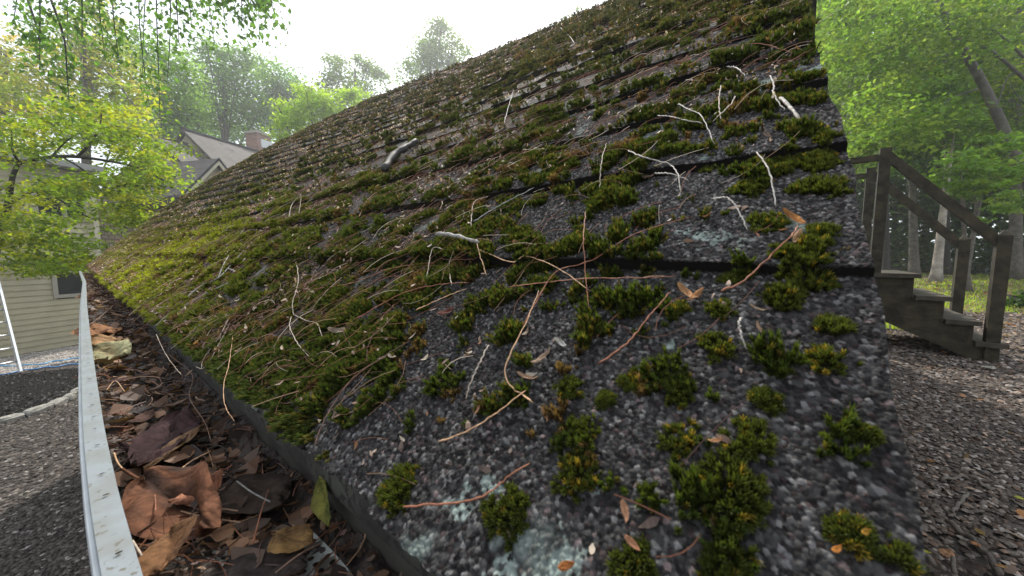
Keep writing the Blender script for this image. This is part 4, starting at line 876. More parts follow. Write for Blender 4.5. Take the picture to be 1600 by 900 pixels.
for sg in (-1, 1): b.box(hp(pu, VG-.17, pz-.02), hu*(sg*(hw+.16))-hz*(hgt_+.16*hgt_/hw), hv*.02, hz*.1)
b.build('drip_trim', M('black_trim', (.03, .03, .032), .5), house)
hbox('soffit', lu-.75, lu+.1, VG+.2, VW+.2, lz_-.5, lz_-.28, M('soffit_dark', (.05, .045, .04), .8))
# chimney
cu0, cz1 = huz(397, 204, VR+.5); cu1, cz0 = huz(419, 226, VR+.5)
brick = brick_mat('chimney_brick', (.36, .16, .11), (.28, .12, .09), (.34, .31, .28), 1, .22, .075, .006, rot=rot65)
ch = hbox('chimney', cu0, cu1, VR+.3, VR+.3+(cu1-cu0), cz0-1, cz1-.12, brick)
hbox('chimney_cap', cu0-.06, cu1+.06, VR+.24, VR+.36+(cu1-cu0), cz1-.12, cz1, M('cap_stone', (.38, .34, .30), .8), ch)
hbox('flashing', cu0+.2, cu1+.22, VR+.22, VR+.299, cz0-.35, cz0+.1, M('flashing_metal', (.65, .67, .68), .4), ch)

# ladder against the house
f1 = ground_at(33, 583, 0); top = hit(-14, 400, hv, B0+hv*-.2); top[2] = max(top[2], 2.3)
lad = thing('ladder', f1, 'aluminium ladder leaning on the beige house wall', 'ladder'); alu = M('aluminium', (.70, .72, .74), .35, metal=.6)
tdir = unit(top-f1); LL = 3.4; sidev = -hu*.42; perp = np.cross(tdir, unit(sidev))
for k in (0, 1):
    b = MB(); b.box(f1+sidev*k, tdir*LL, unit(sidev)*.03, perp*.075); b.build('rail', alu, lad)
q = .25
while q < LL: 
    b = MB(); s0 = f1+tdir*q+perp*.037; b.tube([s0+unit(sidev)*.03, s0+sidev], .014, 6); b.build('rung', alu, lad, True); q += .3
# hoses
for pts, c, lab in (([(-20, 590), (40, 578), (90, 572), (135, 566)], (.10, .26, .55), 'blue hose on the gravel nearer the mulch bed'), ([(-20, 572), (50, 570), (100, 562), (140, 558)], (.12, .35, .60), 'pale blue hose on the gravel nearer the house wall')):
    W_ = curve([ground_at(px, py, .02) for px, py in pts], 30); W_[:, 1] += .05*np.sin(np.arange(len(W_))*.8); b = MB(); b.tube(W_-W_[0], .014, 6)
    o = b.build('garden_hose', M('hose', c, .4), None, True); o.location = W_[0]; tag(o, lab, 'hose', 'hoses on the gravel')
# pale gravel strip by the house
n = 16000; xs = rng.uniform(-3.5, 4, n); ys = rng.uniform(7, 14, n); pv = (np.stack([xs, ys, 0*xs], -1)-B0)@hv; k = (pv < -.05) & (pv > -1.9); xs, ys = xs[k], ys[k]
xs = np.concatenate([xs, xs+rng.normal(0, .3, len(xs))]); ys = np.concatenate([ys, ys+rng.normal(0, .1, len(ys))])
tone = np.array([[.42, .38, .35]])*rng.uniform(.5, 1.25, (len(xs), 1))
pm = M('pale_gravel', (.33, .30, .275), .9, var=.35, vscale=30, bump=.02, bscale=45)
b = MB(); b.add([B0+hu*-5+hv*-1.75+hz*.006, B0+hu*5+hv*-1.75+hz*.006, B0+hu*5+hz*.006, B0+hu*-5+hz*.006], [[0, 1, 2, 3]]); o = b.build('gravel_path', pm); o['kind'] = 'structure'
tag(stones('gravel', xs, ys, xs*0+.01, rng.uniform(.014, .026, len(xs)), tone, gravel_m), 'pale gravel strip along the foot of the house', 'gravel', kind='stuff')
# mulch bed with edging stones
front = [ground_at(px, py, 0) for px, py in ((-90, 668), (-40, 668), (0, 661), (30, 653), (60, 644), (90, 632), (115, 619), (140, 604), (165, 590))]
back = [ground_at(px, py, 0) for px, py in ((165, 578), (125, 577), (60, 583), (0, 590), (-90, 598))]
fc = curve(front, 40); bc = curve(back, 20); poly = np.vstack([fc, bc]); poly[:, 2] = .03; cen = poly.mean(0); cen[2] = .06
b = MB(); nP = len(poly); b.add(np.vstack([poly, cen, poly-[0, 0, .1]]), [[k, (k+1) % nP, nP+1+(k+1) % nP, nP+1+k] for k in range(nP)], [[k, (k+1) % nP, nP] for k in range(nP)])
mul_m = M('black_mulch', (.014, .013, .013), .95, var=.6, vscale=70, bump=.03, bscale=45, spec=.1)
o = b.build('mulch', mul_m); tag(o, 'black mulch bed inside the curved stone edging', 'mulch bed', kind='stuff')
t_ = rng.random(3500); idx = rng.integers(0, len(fc), 3500); p1 = fc[idx]; p2 = bc[(np.clip(1-idx/len(fc), 0, .999)*len(bc)).astype(int)]; mp_ = p1*(1-t_[:, None])+p2*t_[:, None]
tag(flakes('mulch', mp_+[0, 0, .05], np.tile([0, 0, 1.], (3500, 1)), rng.uniform(.012, .03, 3500), np.array([[.018, .016, .016]])*rng.uniform(.4, 2.2, (3500, 1)), litter_m), 'loose dark mulch chips lying over the bed', 'mulch chips', kind='stuff')
seg = np.linalg.norm(np.diff(fc, axis=0), axis=1); cum = np.concatenate([[0], np.cumsum(seg)]); tot = cum[-1]; q = .0; ks = 0
edge_m = M('edging_granite', (.26, .25, .225), .85, var=.25, vscale=14, bump=.01, bscale=40)
pxn = ['leftmost', 'second', 'third', 'fourth', 'fifth', 'sixth', 'seventh', 'eighth', 'ninth', 'tenth', 'eleventh', 'twelfth', 'thirteenth', 'fourteenth', 'fifteenth', 'sixteenth', 'seventeenth', 'eighteenth']
def rock(b, o, t, s, l, wd, h, jit=.12):
    V_ = []
    for x in (-.5, -.3, .3, .5):
        for y, z in ((-.5, 0), (-.5, .7), (-.35, 1), (.35, 1), (.5, .7), (.5, 0)):
            f = .9 if abs(x) == .5 else 1; V_.append(o+t*(x*l)+s*(y*wd*f)+np.array([0, 0, 1])*(z*h*f)+rng.normal(0, jit*h*.5, 3))
    Qs = []
    for a in range(3):
        for c in range(6): Qs.append([a*6+c, a*6+(c+1) % 6, (a+1)*6+(c+1) % 6, (a+1)*6+c])
    b.add(V_, Qs+[[0, 1, 4, 5], [1, 2, 3, 4], [18, 23, 22, 19], [19, 22, 21, 20]])
while q < tot-.1:
    L_ = rng.uniform(.22, .30); c0 = np.array([np.interp(q+L_/2, cum, fc[:, k]) for k in range(3)]); c1_ = np.array([np.interp(q+L_/2+.05, cum, fc[:, k]) for k in range(3)])
    t = unit(c1_-c0); s = np.array([-t[1], t[0], 0])
    pxc = 800+FPX*np.dot(c0-CO, RT)/np.dot(c0-CO, FW)
    if pxc > -20 and ks < len(pxn) and pxc < 150:
        b = MB(); rock(b, np.zeros(3), t, s, L_-.02, .12, .085+rng.uniform(-.01, .01)); o = b.build('edging_stone', edge_m); o.location = c0-[0, 0, .01]
        tag(o, f'{pxn[ks]} grey edging stone from the left along the front of the mulch bed', 'edging stone', 'edging stones round the mulch bed'); ks += 1
    q += L_

# ------------------------------------------------------------------ wooden stairs on the right
X1, X2 = 4.37, 5.25
def sx(px, py, X=X1): return hit(px, py, (1, 0, 0), (X, 0, 0))
n1 = sx(1545, 566); n0 = sx(1378, 300); yN1, yN0 = n1[1], n0[1]; gzs = GZR
stairs = thing('wooden_stairs', (X1, (yN0+yN1)/2, gzs), 'dark brown weathered outdoor wooden stairs with posts and sloping handrails', 'stairs')
wood_m = M('brown_stained_wood', (.030, .024, .012), .75, var=.5, vscale=14, bump=.006, bscale=40)
tread_m = M('worn_tread', (.052, .043, .030), .8, var=.35, vscale=12, bump=.004, bscale=40)
PW = .07
zt1 = sx(1560, 368)[2]; zt0 = sx(1380, 236)[2]
def post(x, y, z0, z1, cap, lean=0.):
    b = MB(); h = PW/2
    V_ = [(x+a*h, y+c*h, z0) for a, c in ((-1, -1), (1, -1), (1, 1), (-1, 1))]+[(x+a*h+0, y+c*h-lean, z1) for a, c in ((-1, -1), (1, -1), (1, 1), (-1, 1))]
    if cap:
        V_.append((x, y-lean, z1+.045)); b.add(V_, [[0, 1, 5, 4], [1, 2, 6, 5], [2, 3, 7, 6], [3, 0, 4, 7], [3, 2, 1, 0]], [[4, 5, 8], [5, 6, 8], [6, 7, 8], [7, 4, 8]])
    else: b.add(V_, [[0, 1, 5, 4], [1, 2, 6, 5], [2, 3, 7, 6], [3, 0, 4, 7], [3, 2, 1, 0], [4, 5, 6, 7]])
    return b.build('post', wood_m, stairs)
for X in (X1, X2):
    post(X, yN1, gzs-.05, zt1, True, .0); post(X, yN0, gzs-.05, zt0+.02, False, .0)
    post(X, yN0+1.1, gzs-.05, zt0, False)
    b = MB(); s = 1 if X == X1 else -1
    b.box([X-.025, yN0-PW/2, zt0-.115], [0, yN1-yN0+PW, zt1-zt0+.035], [.05, 0, 0], [0, 0, .095]); b.build('handrail', wood_m, stairs)
    b = MB(); b.box([X-.03, yN0+PW/2, zt0-.075], [0, 1.1-PW, 0], [.06, 0, 0], [0, 0, .045]); b.build('landing_rail', wood_m, stairs)
tr = [((1386, 427), (1440, 428)), ((1431, 463), (1489, 463)), ((1478, 501), (1536, 501)), ((1525, 536), (1578, 537))]
tz = []
for k, (a, c) in enumerate(tr):
    pa = sx(*a, X1-.06); pc = sx(*c, X1-.06); z = (pa[2]+pc[2])/2; tz.append((pa[1], pc[1], z))
    b = MB(); ya_ = pa[1]+(.0 if k else 1.2); b.box([X1-.06, pc[1], z-.035], [X2-X1+.12, 0, 0], [0, ya_-pc[1], 0], [0, 0, .035]); b.build('tread' if k else 'landing', tread_m, stairs)
    if k < 3:
        pass
for X in (X1-.02, X2-.02):
    b = MB(); out_p = []
    for k, (ya_, yc, z) in enumerate(tz):
        out_p += [(ya_ if k else tz[0][0]+.05, z-.037), (yc+.03, z-.037)]
    zb = gzs+.0; bot = [(tz[-1][1]+.03, zb), (tz[-1][0]+.06, zb), (tz[0][0]+.05, tz[0][2]-.40)]
    # stepped stringer as vertical strips
    ys_ = [out_p[0][0]]
    lo = lambda y: max(zb, np.interp(y, [tz[-1][0]+.0, tz[0][0]+.05], [zb, tz[0][2]-.38]))
    for k, (ya_, yc, z) in enumerate(tz):
        y0_ = (tz[0][0]+.05) if k == 0 else tz[k-1][1]+.03; y1_ = yc+.03
        V_ = [(X, y0_, lo(y0_)), (X, y1_, lo(y1_)), (X, y1_, z-.037), (X, y0_, z-.037)]; V_ += [(x+.04, y, z_) for x, y, z_ in V_]
        b.add(V_, [[3, 2, 1, 0], [4, 5, 6, 7], [0, 1, 5, 4], [1, 2, 6, 5], [2, 3, 7, 6], [3, 0, 4, 7]])
    b.build('stringer', wood_m, stairs)
for k, (ya_, yc, z) in enumerate(tz):
    zlow = tz[k+1][2] if k < 3 else gzs
    b = MB(); b.box([X1+.02, yc+.03, zlow+.001], [X2-X1-.04, 0, 0], [0, .022, 0], [0, 0, z-.037-zlow]); b.build('riser', wood_m, stairs)

# ------------------------------------------------------------------ lawn and leaf litter on the right
lm = M('lawn_soil', (.075, .105, .022), .95, var=.3, vscale=3, c2=(.13, .10, .06))
def lawn_mask(x, y): return sstep(.44, .5, fbm(x*.8, y*.8, 201, 3)+.12*sstep(9, 12, x)-.25*sstep(22, 26, x)-.25*(1-sstep(6.6, 7.8, x)))
b = MB(); N_ = 70; xs = np.linspace(5.9, 26, N_); ys = np.linspace(-14, 9, N_); X_, Y_ = np.meshgrid(xs, ys)
V_ = np.stack([X_, Y_, gz(X_, Y_)+.004], -1).reshape(-1, 3); i = np.arange(N_-1)[:, None]*N_; j = np.arange(N_-1)[None]
Ql = np.stack([i+j, i+j+1, i+N_+j+1, i+N_+j], -1).reshape(-1, 4); cen_ = V_[Ql].mean(1); k = (lawn_mask(cen_[:, 0], cen_[:, 1]) > .5)
o = mk('lawn', V_, Ql[k], lm); o['kind'] = 'structure'
n = 60000; x = 5.6+20*rng.random(n)**1.6; y = rng.uniform(-1.0, .35, n)*x*.9; k = (lawn_mask(x, y) > rng.random(n)*.9) | ((x > 5.6) & (x < 7.5) & (y > -.9) & (y < .6)); x, y = x[k], y[k]; n = len(x)
a = rng.uniform(0, 2*PI, n); hgt2 = rng.uniform(.03, .08, n); wd = .006*np.clip(x/6, 1, 3)
B_ = np.stack([x, y, gz(x, y)], -1); dx = np.stack([np.cos(a), np.sin(a), 0*a], -1)
Vt = np.stack([B_-dx*wd[:, None], B_+dx*wd[:, None], B_+np.stack([rng.normal(0, .02, n), rng.normal(0, .02, n), hgt2], -1)], 1)
gc = np.array([[.18, .25, .035]])*rng.uniform(.6, 1.5, (n, 1)); gc = np.where(rng.random((n, 1)) < .2, np.array([[.26, .22, .07]]), gc)
tag(mk('grass', Vt, np.arange(3*n).reshape(-1, 3), leaf_m, col=np.repeat(gc, 3, 0)), 'thin sunlit grass patches between the stairs and the woods', 'grass', kind='stuff')
n = 16000; x = 1.2+22*rng.random(n)**1.5; y = rng.uniform(-1.0, .25, n)*x*.95
pal = np.array([[.22, .15, .10], [.30, .20, .14], [.14, .09, .06], [.34, .27, .22], [.40, .18, .07]]); cf = pal[rng.choice(5, n, p=[.3, .25, .25, .15, .05])]*rng.uniform(.6, 1.3, (n, 1))
kk = rng.random(n) < np.where(x < 4.8, .07, 1); x, y, cf = x[kk], y[kk], cf[kk]; n = len(x)
tag(flakes('leaf_litter', np.stack([x, y, gz(x, y)+.012], -1), np.tile([0, 0, 1.], (n, 1)), rng.uniform(.012, .028, n)*np.clip(x/6, .8, 2.2), cf, litter_m, asp=.55), 'dry brown leaves scattered over gravel and lawn towards the woods', 'leaf litter', kind='stuff')
GRL = [((1436, 858), (1456, 864), (.45, .42, .06), 'yellow green fallen leaf on the near gravel'), ((1474, 868), (1486, 858), (.40, .22, .12), 'curled tan leaf on the near gravel beside a root'),
       ((1555, 882), (1575, 886), (.50, .28, .12), 'orange tan leaf at the bottom right of the gravel'), ((1520, 846), (1530, 854), (.42, .18, .08), 'rust leaf between the roots on the gravel'),
       ((1590, 775), (1600, 782), (.45, .45, .08), 'small yellow leaf at the right edge of the gravel'), ((1540, 575), (1552, 572), (.45, .42, .36), 'pale leaf lying near the foot of the stairs')]
for a_, c_, co, lab in GRL:
    leaf(ground_at(*a_, GZR+.02), ground_at(*c_, GZR+.025), (0, 0, 1), .7, co, 'fallen_leaf', lab, group='leaves on the gravel', fold=.3, curl=.3)
RTS = [([(1425, 805), (1430, 845), (1450, 872), (1475, 890)], .006, 'long bent root at the foot of the near gravel'), ([(1480, 815), (1515, 840), (1545, 870), (1560, 895)], .007, 'root running down right across the near gravel'),
       ([(1470, 750), (1500, 745), (1525, 750), (1545, 765)], .005, 'thin twig arching over the mid gravel'), ([(1487, 800), (1500, 785), (1512, 770)], .005, 'short forked stick on the mid gravel'), ([(1395, 552), (1420, 548), (1450, 560), (1475, 575)], .009, 'thin pale stick lying in the shade under the stairs'),
       ([(1490, 895), (1488, 870), (1478, 852)], .005, 'short upright root end at the bottom of the gravel')]
for pts, r, lab in RTS:
    W_ = curve([ground_at(px, py, GZR+.015) for px, py in pts], 18); W_[:, 2] += .006*np.sin(np.arange(len(W_))); b = MB(); b.tube(W_-W_[0], r, 6)
    o = b.build('dead_stick', bark_m, None, True); o.location = W_[0]; tag(o, lab, 'stick', 'sticks on the gravel')
b = MB()
ro = ground_at(1597, 428, GZR); rock(b, np.zeros(3), np.array([.2, -1, 0]), np.array([1, .2, 0]), 1.9, .9, .6, .2); o = b.build('boulder', M('boulder_stone', (.36, .36, .35), .9, var=.3, bump=.03, bscale=6)); o.location = ro; tag(o, 'pale grey boulder at the edge of the woods', 'boulder')
lg = curve([ground_at(px, py, GZR+.1) for px, py in ((1380, 424), (1440, 420), (1480, 416))], 8); b = MB(); b.tube(lg-lg[0], .12, 8); o = b.build('fallen_log', bark_m, None, True); o.location = lg[0]; tag(o, 'long pale fallen log at the edge of the woods', 'log')

# ------------------------------------------------------------------ trees
def leaves(C_, spread, n_per, size, base, var, parent, name='crown', flat=.6, droop=0., seed=0, hi=None):
    """C_ (m,3) clump centres"""
    m = len(C_); n = m*n_per; c = np.repeat(C_, n_per, 0); sp = np.repeat(np.broadcast_to(spread, (m,)), n_per)
    p = c+rng.normal(0, 1, (n, 3))*sp[:, None]*[1, 1, flat]
    t = rng.normal(0, 1, (n, 3)); t[:, 2] = t[:, 2]*.5-droop; t /= np.linalg.norm(t, axis=1)[:, None]
    nn = rng.normal(0, .6, (n, 3))+[0, 0, 1]; s = np.cross(nn, t); s /= np.linalg.norm(s, axis=1)[:, None]+1e-9; up = np.cross(t, s)
    L_ = size*rng.uniform(.6, 1.3, n)
    V_ = np.stack([p, p+t*(L_*.45)[:, None]+s*(L_*.30)[:, None]+up*(L_*.08)[:, None], p+t*L_[:, None], p+t*(L_*.45)[:, None]-s*(L_*.30)[:, None]+up*(L_*.08)[:, None]], 1)
    base = np.asarray(base, float); cl_ = np.repeat(rng.uniform(1-var, 1+var, (m, 1)), n_per, 0)
    col = base[None]*cl_*rng.uniform(.75, 1.3, (n, 1))
    if hi is not None:
        k = np.repeat(rng.random(m) < .3, n_per)[:, None]; col = np.where(k, np.asarray(hi)[None]*rng.uniform(.75, 1.3, (n, 1)), col)
    return mk(name, V_, np.arange(4*n).reshape(-1, 4), leaf_m, parent, col=np.repeat(col, 4, 0))
def tree(name, label, base, trunk, rad, blobs, nclump, nper, lsize, col, group=None, hi=None, spread=.22, var=.35, bmat=bark_m, branches=True, flat=.7, droop=.3, nbr=14, cat='tree', hollow=.0):
    """trunk: world points; blobs: (centre, radius)"""
    base = np.asarray(base, float); root = thing(name, base, label, cat, group); tc_ = curve(trunk, 16)
    b = MB(); b.tube(tc_, np.linspace(rad, rad*.35, len(tc_))*(1+.5*np.exp(-np.arange(len(tc_))*1.2)), 9); 
    CL = []; SP = []
    vol = np.array([r**2 for _, r in blobs]); 
    for (c, r), v in zip(blobs, vol/vol.sum()):
        k = max(2, int(round(nclump*v))); d = rng.normal(0, 1, (k, 3)); d /= np.linalg.norm(d, axis=1)[:, None]; q = rng.random(k)**(1/2.2)
        CL.append(np.asarray(c)+d*(r*q)[:, None]*[1, 1, .85]); SP += [r*spread]*k
    CL = np.vstack(CL); SP = np.array(SP)
    if branches:
        for c in CL[rng.choice(len(CL), min(nbr, len(CL)), replace=False)]:
            k = rng.integers(len(tc_)//3, len(tc_)); s = tc_[k]; mid = (s+c)/2+[0, 0, .08*np.linalg.norm(c-s)]; b.tube(curve([s, mid, c], 7), np.linspace(rad*.28, rad*.05, 7)[:len(curve([s, mid, c], 7))] if False else rad*.14, 5)
    b.build('trunk', bmat, root, True)
    leaves(CL, SP, int(nper*1.35), lsize, col, var, root, flat=flat, droop=droop, hi=hi)
    return root
def pb(lst, D, jit=.5): return [(P(px, py, D+rng.uniform(-jit, jit)), r*D/FPX) for px, py, r in lst]
def gbase(px, D):
    q = P(px, 400, D); return np.array([q[0], q[1], float(gz(q[0], q[1]))])

# Japanese maple by the house
D = 5.6
mroot = gbase(-55, D); 
b = MB(); mp = thing('japanese_maple', mroot, 'japanese maple with bright yellow green leaves in front of the beige house', 'tree')
br = [([(-50, 560), (-20, 440), (5, 350), (12, 320), (20, 275), (30, 255)], .07), ([(30, 255), (60, 248), (105, 244), (160, 250), (215, 262), (255, 282)], .035), ([(120, 246), (140, 225), (155, 200), (160, 165)], .02),
      ([(30, 255), (20, 235), (18, 205)], .02), ([(80, 245), (105, 220), (130, 205)], .014), ([(14, 320), (50, 300), (80, 305), (120, 330), (150, 345)], .022), ([(5, 350), (40, 375), (70, 400), (100, 415)], .02),
      ([(100, 247), (125, 262), (160, 290), (190, 315)], .015), ([(65, 247), (90, 260), (120, 275)], .01), ([(-20, 440), (-50, 380), (-60, 300)], .04)]
for pts, r in br:
    W_ = curve([P(px, py, D+.35*math.sin(px*.05+py*.02)) for px, py in pts], 12); b.tube(W_, np.linspace(r, r*.35, len(W_)), 7)
b.tube(curve([mroot, P(-52, 600, D), P(-50, 560, D)], 6), .085, 8)
b.build('trunk', darkbark_m, mp, True)
# layered sprays of leaves
CL = []
for px, py, rx, ry, k in ((60, 200, 90, 25, 34), (150, 190, 70, 28, 26), (190, 225, 70, 20, 24), (225, 255, 62, 22, 28), (240, 285, 52, 20, 26), (215, 340, 30, 14, 12), (130, 300, 60, 30, 20), (40, 235, 70, 18, 20), (110, 290, 80, 14, 20), (190, 320, 45, 26, 20), (195, 345, 30, 16, 10), (40, 330, 50, 24, 18), (20, 370, 60, 26, 26), (90, 375, 60, 22, 24), (60, 405, 60, 18, 24), (125, 410, 40, 18, 16), (-30, 290, 50, 80, 30), (100, 345, 50, 14, 10), (130, 170, 100, 12, 14), (110, 420, 40, 12, 12), (50, 425, 30, 8, 6)):
    for _ in range(k): CL.append(P(px+rng.normal(0, .5)*rx, py+rng.normal(0, .5)*ry, D+rng.normal(0, .5)))
leaves(np.array(CL), .12, 46, .066, (.12, .18, .018), .35, mp, flat=.28, droop=.25, hi=(.22, .24, .02))

# branches hanging into the view at the top left
D = 4.2
ot_b = gbase(-420, D); ot = thing('overhanging_birch', ot_b, 'tree left of the view whose drooping leafy branches hang in at the top left', 'tree')
b = MB(); b.tube(curve([ot_b, P(-400, 100, D), P(-330, -200, D), P(-250, -420, D)], 12), np.linspace(.16, .07, len(curve([ot_b, P(-400, 100, D), P(-330, -200, D), P(-250, -420, D)], 12))), 9)
LC = []
strands = [(60, -40, 62, 110), (30, -60, 20, 40), (100, -60, 105, 70), (125, -60, 128, 60), (150, -60, 165, 95), (175, -60, 185, 90), (215, -80, 232, 160), (240, -80, 250, 180), (228, -60, 222, 120), (262, -60, 262, 120), (290, -60, 300, 45), (320, -60, 335, 70), (345, -60, 352, 30), (370, -60, 378, 50), (395, -60, 405, 65), (420, -60, 430, 30), (100, 60, 108, 160), (60, 50, 55, 75), (270, -60, 280, 70), (310, -60, 318, 20), (385, -60, 390, 20), (410, -60, 412, 10)]
b.tube(curve([P(-330, -200, D), P(-100, -190, D), P(150, -130, D), P(300, -100, D), P(440, -60, D)], 16), .04, 7)
for x0, y0, x1, y1 in strands:
    dz_ = rng.normal(0, .35); W_ = curve([P(x0-20, y0-60, D+dz_), P(x0, y0, D+dz_), P((x0+x1)/2+rng.normal(0, 4), (y0+y1)/2, D+dz_), P(x1, y1, D+dz_)], 14); b.tube(W_, np.linspace(.012, .003, len(W_)), 5)
    for p in W_[2:]:
        for _ in range(2): LC.append(p+rng.normal(0, .05, 3))
b.build('trunk', darkbark_m, ot, True)
leaves(np.array(LC), .07, 8, .062, (.07, .14, .03), .3, ot, flat=1.2, droop=1.1)

# trees behind the house, left to centre
Y1 = (.24, .27, .03); G1 = (.11, .19, .04); G2 = (.075, .15, .032)
tree('broadleaf_tree', 'tall yellow leaved tree behind the maple at the far left', gbase(-20, 15), [gbase(-20, 15), P(-5, 300, 15), P(10, 80, 15)], .22, pb([(-10, 110, 60), (30, 75, 45), (0, 190, 60), (-60, 150, 80), (50, 150, 45)], 15, 1), 110, 42, .16, (.20, .21, .035), 'trees behind the house', hi=(.34, .24, .04))
tree('broadleaf_tree', 'tall yellow green tree rising behind the maple crown', gbase(140, 13.5), [gbase(140, 13.5), P(135, 250, 13.5), P(130, 60, 13.5)], .2, pb([(130, 60, 55), (110, 120, 60), (170, 110, 55), (90, 180, 60), (180, 180, 50), (150, 25, 35), (205, 150, 30)], 13.5, 1), 190, 42, .15, (.17, .22, .03), 'trees behind the house', hi=(.30, .28, .04))
tree('broadleaf_tree', 'green tree left of the far house roof ridge', gbase(250, 19), [gbase(250, 19), P(252, 250, 19), P(258, 90, 19)], .25, pb([(255, 110, 45), (235, 160, 50), (285, 150, 45), (225, 80, 40), (270, 190, 50), (200, 200, 40)], 19, 1), 150, 42, .19, G1, 'trees behind the house')
tree('broadleaf_tree', 'broad pale green tree above the far house roof', gbase(350, 24), [gbase(350, 24), P(352, 250, 24), P(350, 100, 24)], .3, pb([(345, 105, 45), (310, 140, 45), (385, 120, 40), (350, 165, 50), (320, 190, 45), (400, 165, 45), (375, 85, 25), (330, 80, 22)], 24, 1.5), 200, 46, .21, G1, 'trees behind the house')
tree('broadleaf_tree', 'dark green tree right of the broad pale one, beside the chimney', gbase(440, 26), [gbase(440, 26), P(440, 250, 26), P(440, 130, 26)], .3, pb([(435, 130, 38), (455, 150, 32), (420, 165, 40), (460, 185, 35), (412, 108, 22)], 26, 1.5), 130, 44, .21, G2, 'trees behind the house')
tree('broadleaf_tree', 'low bright lime tree between the chimney and the mossy roof', gbase(495, 15), [gbase(495, 15), P(495, 300, 15), P(495, 180, 15)], .14, pb([(460, 185, 32), (495, 160, 30), (530, 160, 28), (450, 205, 25), (510, 185, 35), (560, 150, 18), (485, 150, 22)], 15, .8), 130, 44, .13, (.20, .29, .03), 'trees behind the house')
tree('broadleaf_tree', 'airy tree with twin rounded tops against the white sky', gbase(550, 24), [gbase(550, 24), P(552, 250, 24), P(555, 110, 24)], .2, pb([(525, 105, 20), (545, 125, 28), (572, 105, 22), (590, 125, 18), (515, 130, 18), (560, 92, 12), (525, 90, 8), (575, 150, 22), (545, 155, 24)], 24, 1), 100, 34, .19, (.09, .14, .03), 'trees behind the house', spread=.3)
tree('broadleaf_tree', 'tree with a round crown standing alone above the roof line', gbase(680, 22), [gbase(680, 22), P(675, 250, 22), P(672, 70, 22)], .2, pb([(690, 55, 24), (665, 70, 22), (715, 75, 20), (680, 95, 32), (650, 100, 20), (640, 122, 20), (700, 105, 25), (685, 38, 10)], 22, .8), 120, 38, .17, (.085, .14, .03), 'trees behind the house', spread=.28)
tree('broadleaf_tree', 'wispy treetop just clearing the roof line right of centre', gbase(905, 26), [gbase(905, 26), P(905, 200, 26), P(903, 20, 26)], .16, pb([(905, 15, 8), (890, 28, 8), (915, 22, 6), (880, 32, 6), (905, 50, 30)], 26, .5), 34, 20, .17, (.09, .14, .03), 'trees behind the house', spread=.3)
tree('broadleaf_tree', 'darker filler tree low behind the far house roof', gbase(320, 30), [gbase(320, 30), P(320, 250, 30), P(320, 170, 30)], .3, pb([(300, 200, 55), (370, 200, 55), (250, 210, 50), (430, 205, 40)], 30, 2), 130, 40, .26, G2, 'trees behind the house')

# right: woods
GB = (.10, .17, .03)
def wtree(label, px, D, top, lean, rad, blobs, nc, npr, ls, col, hi=None, bmat=bark_m, **k):
    g0 = gbase(px, D); tree('woodland_tree', label, g0, [g0, (g0+P(px+lean, top, D))/2+[.05, 0, 0], P(px+lean, top, D)], rad, pb(blobs, D, 1.), nc, npr, ls, col, 'trees of the woods', hi=hi, bmat=bmat, **k)
# the big leaning trunk
D = 8.5
g0 = gbase(1700, D); lr = thing('leaning_tree', g0, 'tall tree with a trunk leaning left across the upper right woods', 'tree', 'trees of the woods')
b = MB(); tr_c = curve([g0, P(1640, 350, D), P(1598, 268, D), P(1570, 205, D), P(1540, 140, D), P(1510, 85, D), P(1488, 50, D), P(1465, 0, D)], 24); b.tube(tr_c, np.linspace(.12, .06, len(tr_c)), 10)
for pts, r in (([(1530, 138), (1490, 152), (1450, 170), (1420, 178)], .035), ([(1620, 140), (1580, 105), (1550, 80), (1510, 62), (1470, 45)], .07), ([(1600, 90), (1570, 60), (1540, 40), (1510, 22)], .05), ([(1500, 75), (1470, 90), (1440, 110)], .03), ([(1540, 70), (1575, 60), (1600, 45)], .025), ([(1555, 175), (1575, 120), (1600, 112)], .03), ([(1620, 180), (1590, 150), (1578, 128)], .03)):
    W_ = curve([P(px, py, D+.3) for px, py in pts], 12); b.tube(W_, np.linspace(r, r*.4, len(W_))*.6, 7)
b.build('trunk', M('grey_bark', (.09, .08, .068), .9, var=.35, vscale=6, bump=.01, bscale=20), lr, True)
bl = pb([(1290, 60, 60), (1330, 110, 60), (1310, 20, 50), (1380, 60, 60), (1400, 130, 60), (1450, 40, 55), (1360, 180, 50), (1430, 200, 45), (1500, 10, 50), (1560, 20, 50), (1350, -40, 80), (1480, -60, 80), (1340, 230, 30)], D, 1.2)
CL = np.vstack([np.asarray(c)+unit3*(r*rng.random(len(unit3))[:, None]**.45) for c, r in bl for unit3 in [(lambda q: q/np.linalg.norm(q, axis=1)[:, None])(rng.normal(0, 1, (34, 3)))]])
leaves(CL, .20, 30, .115, (.10, .17, .03), .35, lr, flat=.35, droop=.3, hi=(.16, .22, .04))
wtree('wide green tree filling the upper woods beside the roof edge', 1330, 12, -40, 6, .16, [(1300, 120, 70), (1290, 40, 70), (1350, 60, 70), (1330, 190, 60), (1400, 150, 60), (1390, 20, 70), (1450, 100, 60), (1290, 240, 30), (1350, 260, 40)], 330, 34, .14, GB, (.16, .20, .03))
wtree('green tree behind the leaning trunk at the right edge', 1590, 12, -40, 6, .16, [(1560, 60, 70), (1590, 130, 70), (1530, 120, 60), (1600, 20, 70), (1480, 80, 60), (1590, 220, 60), (1550, 260, 50), (1500, 200, 50)], 300, 34, .14, (.10, .16, .03), (.18, .22, .03))
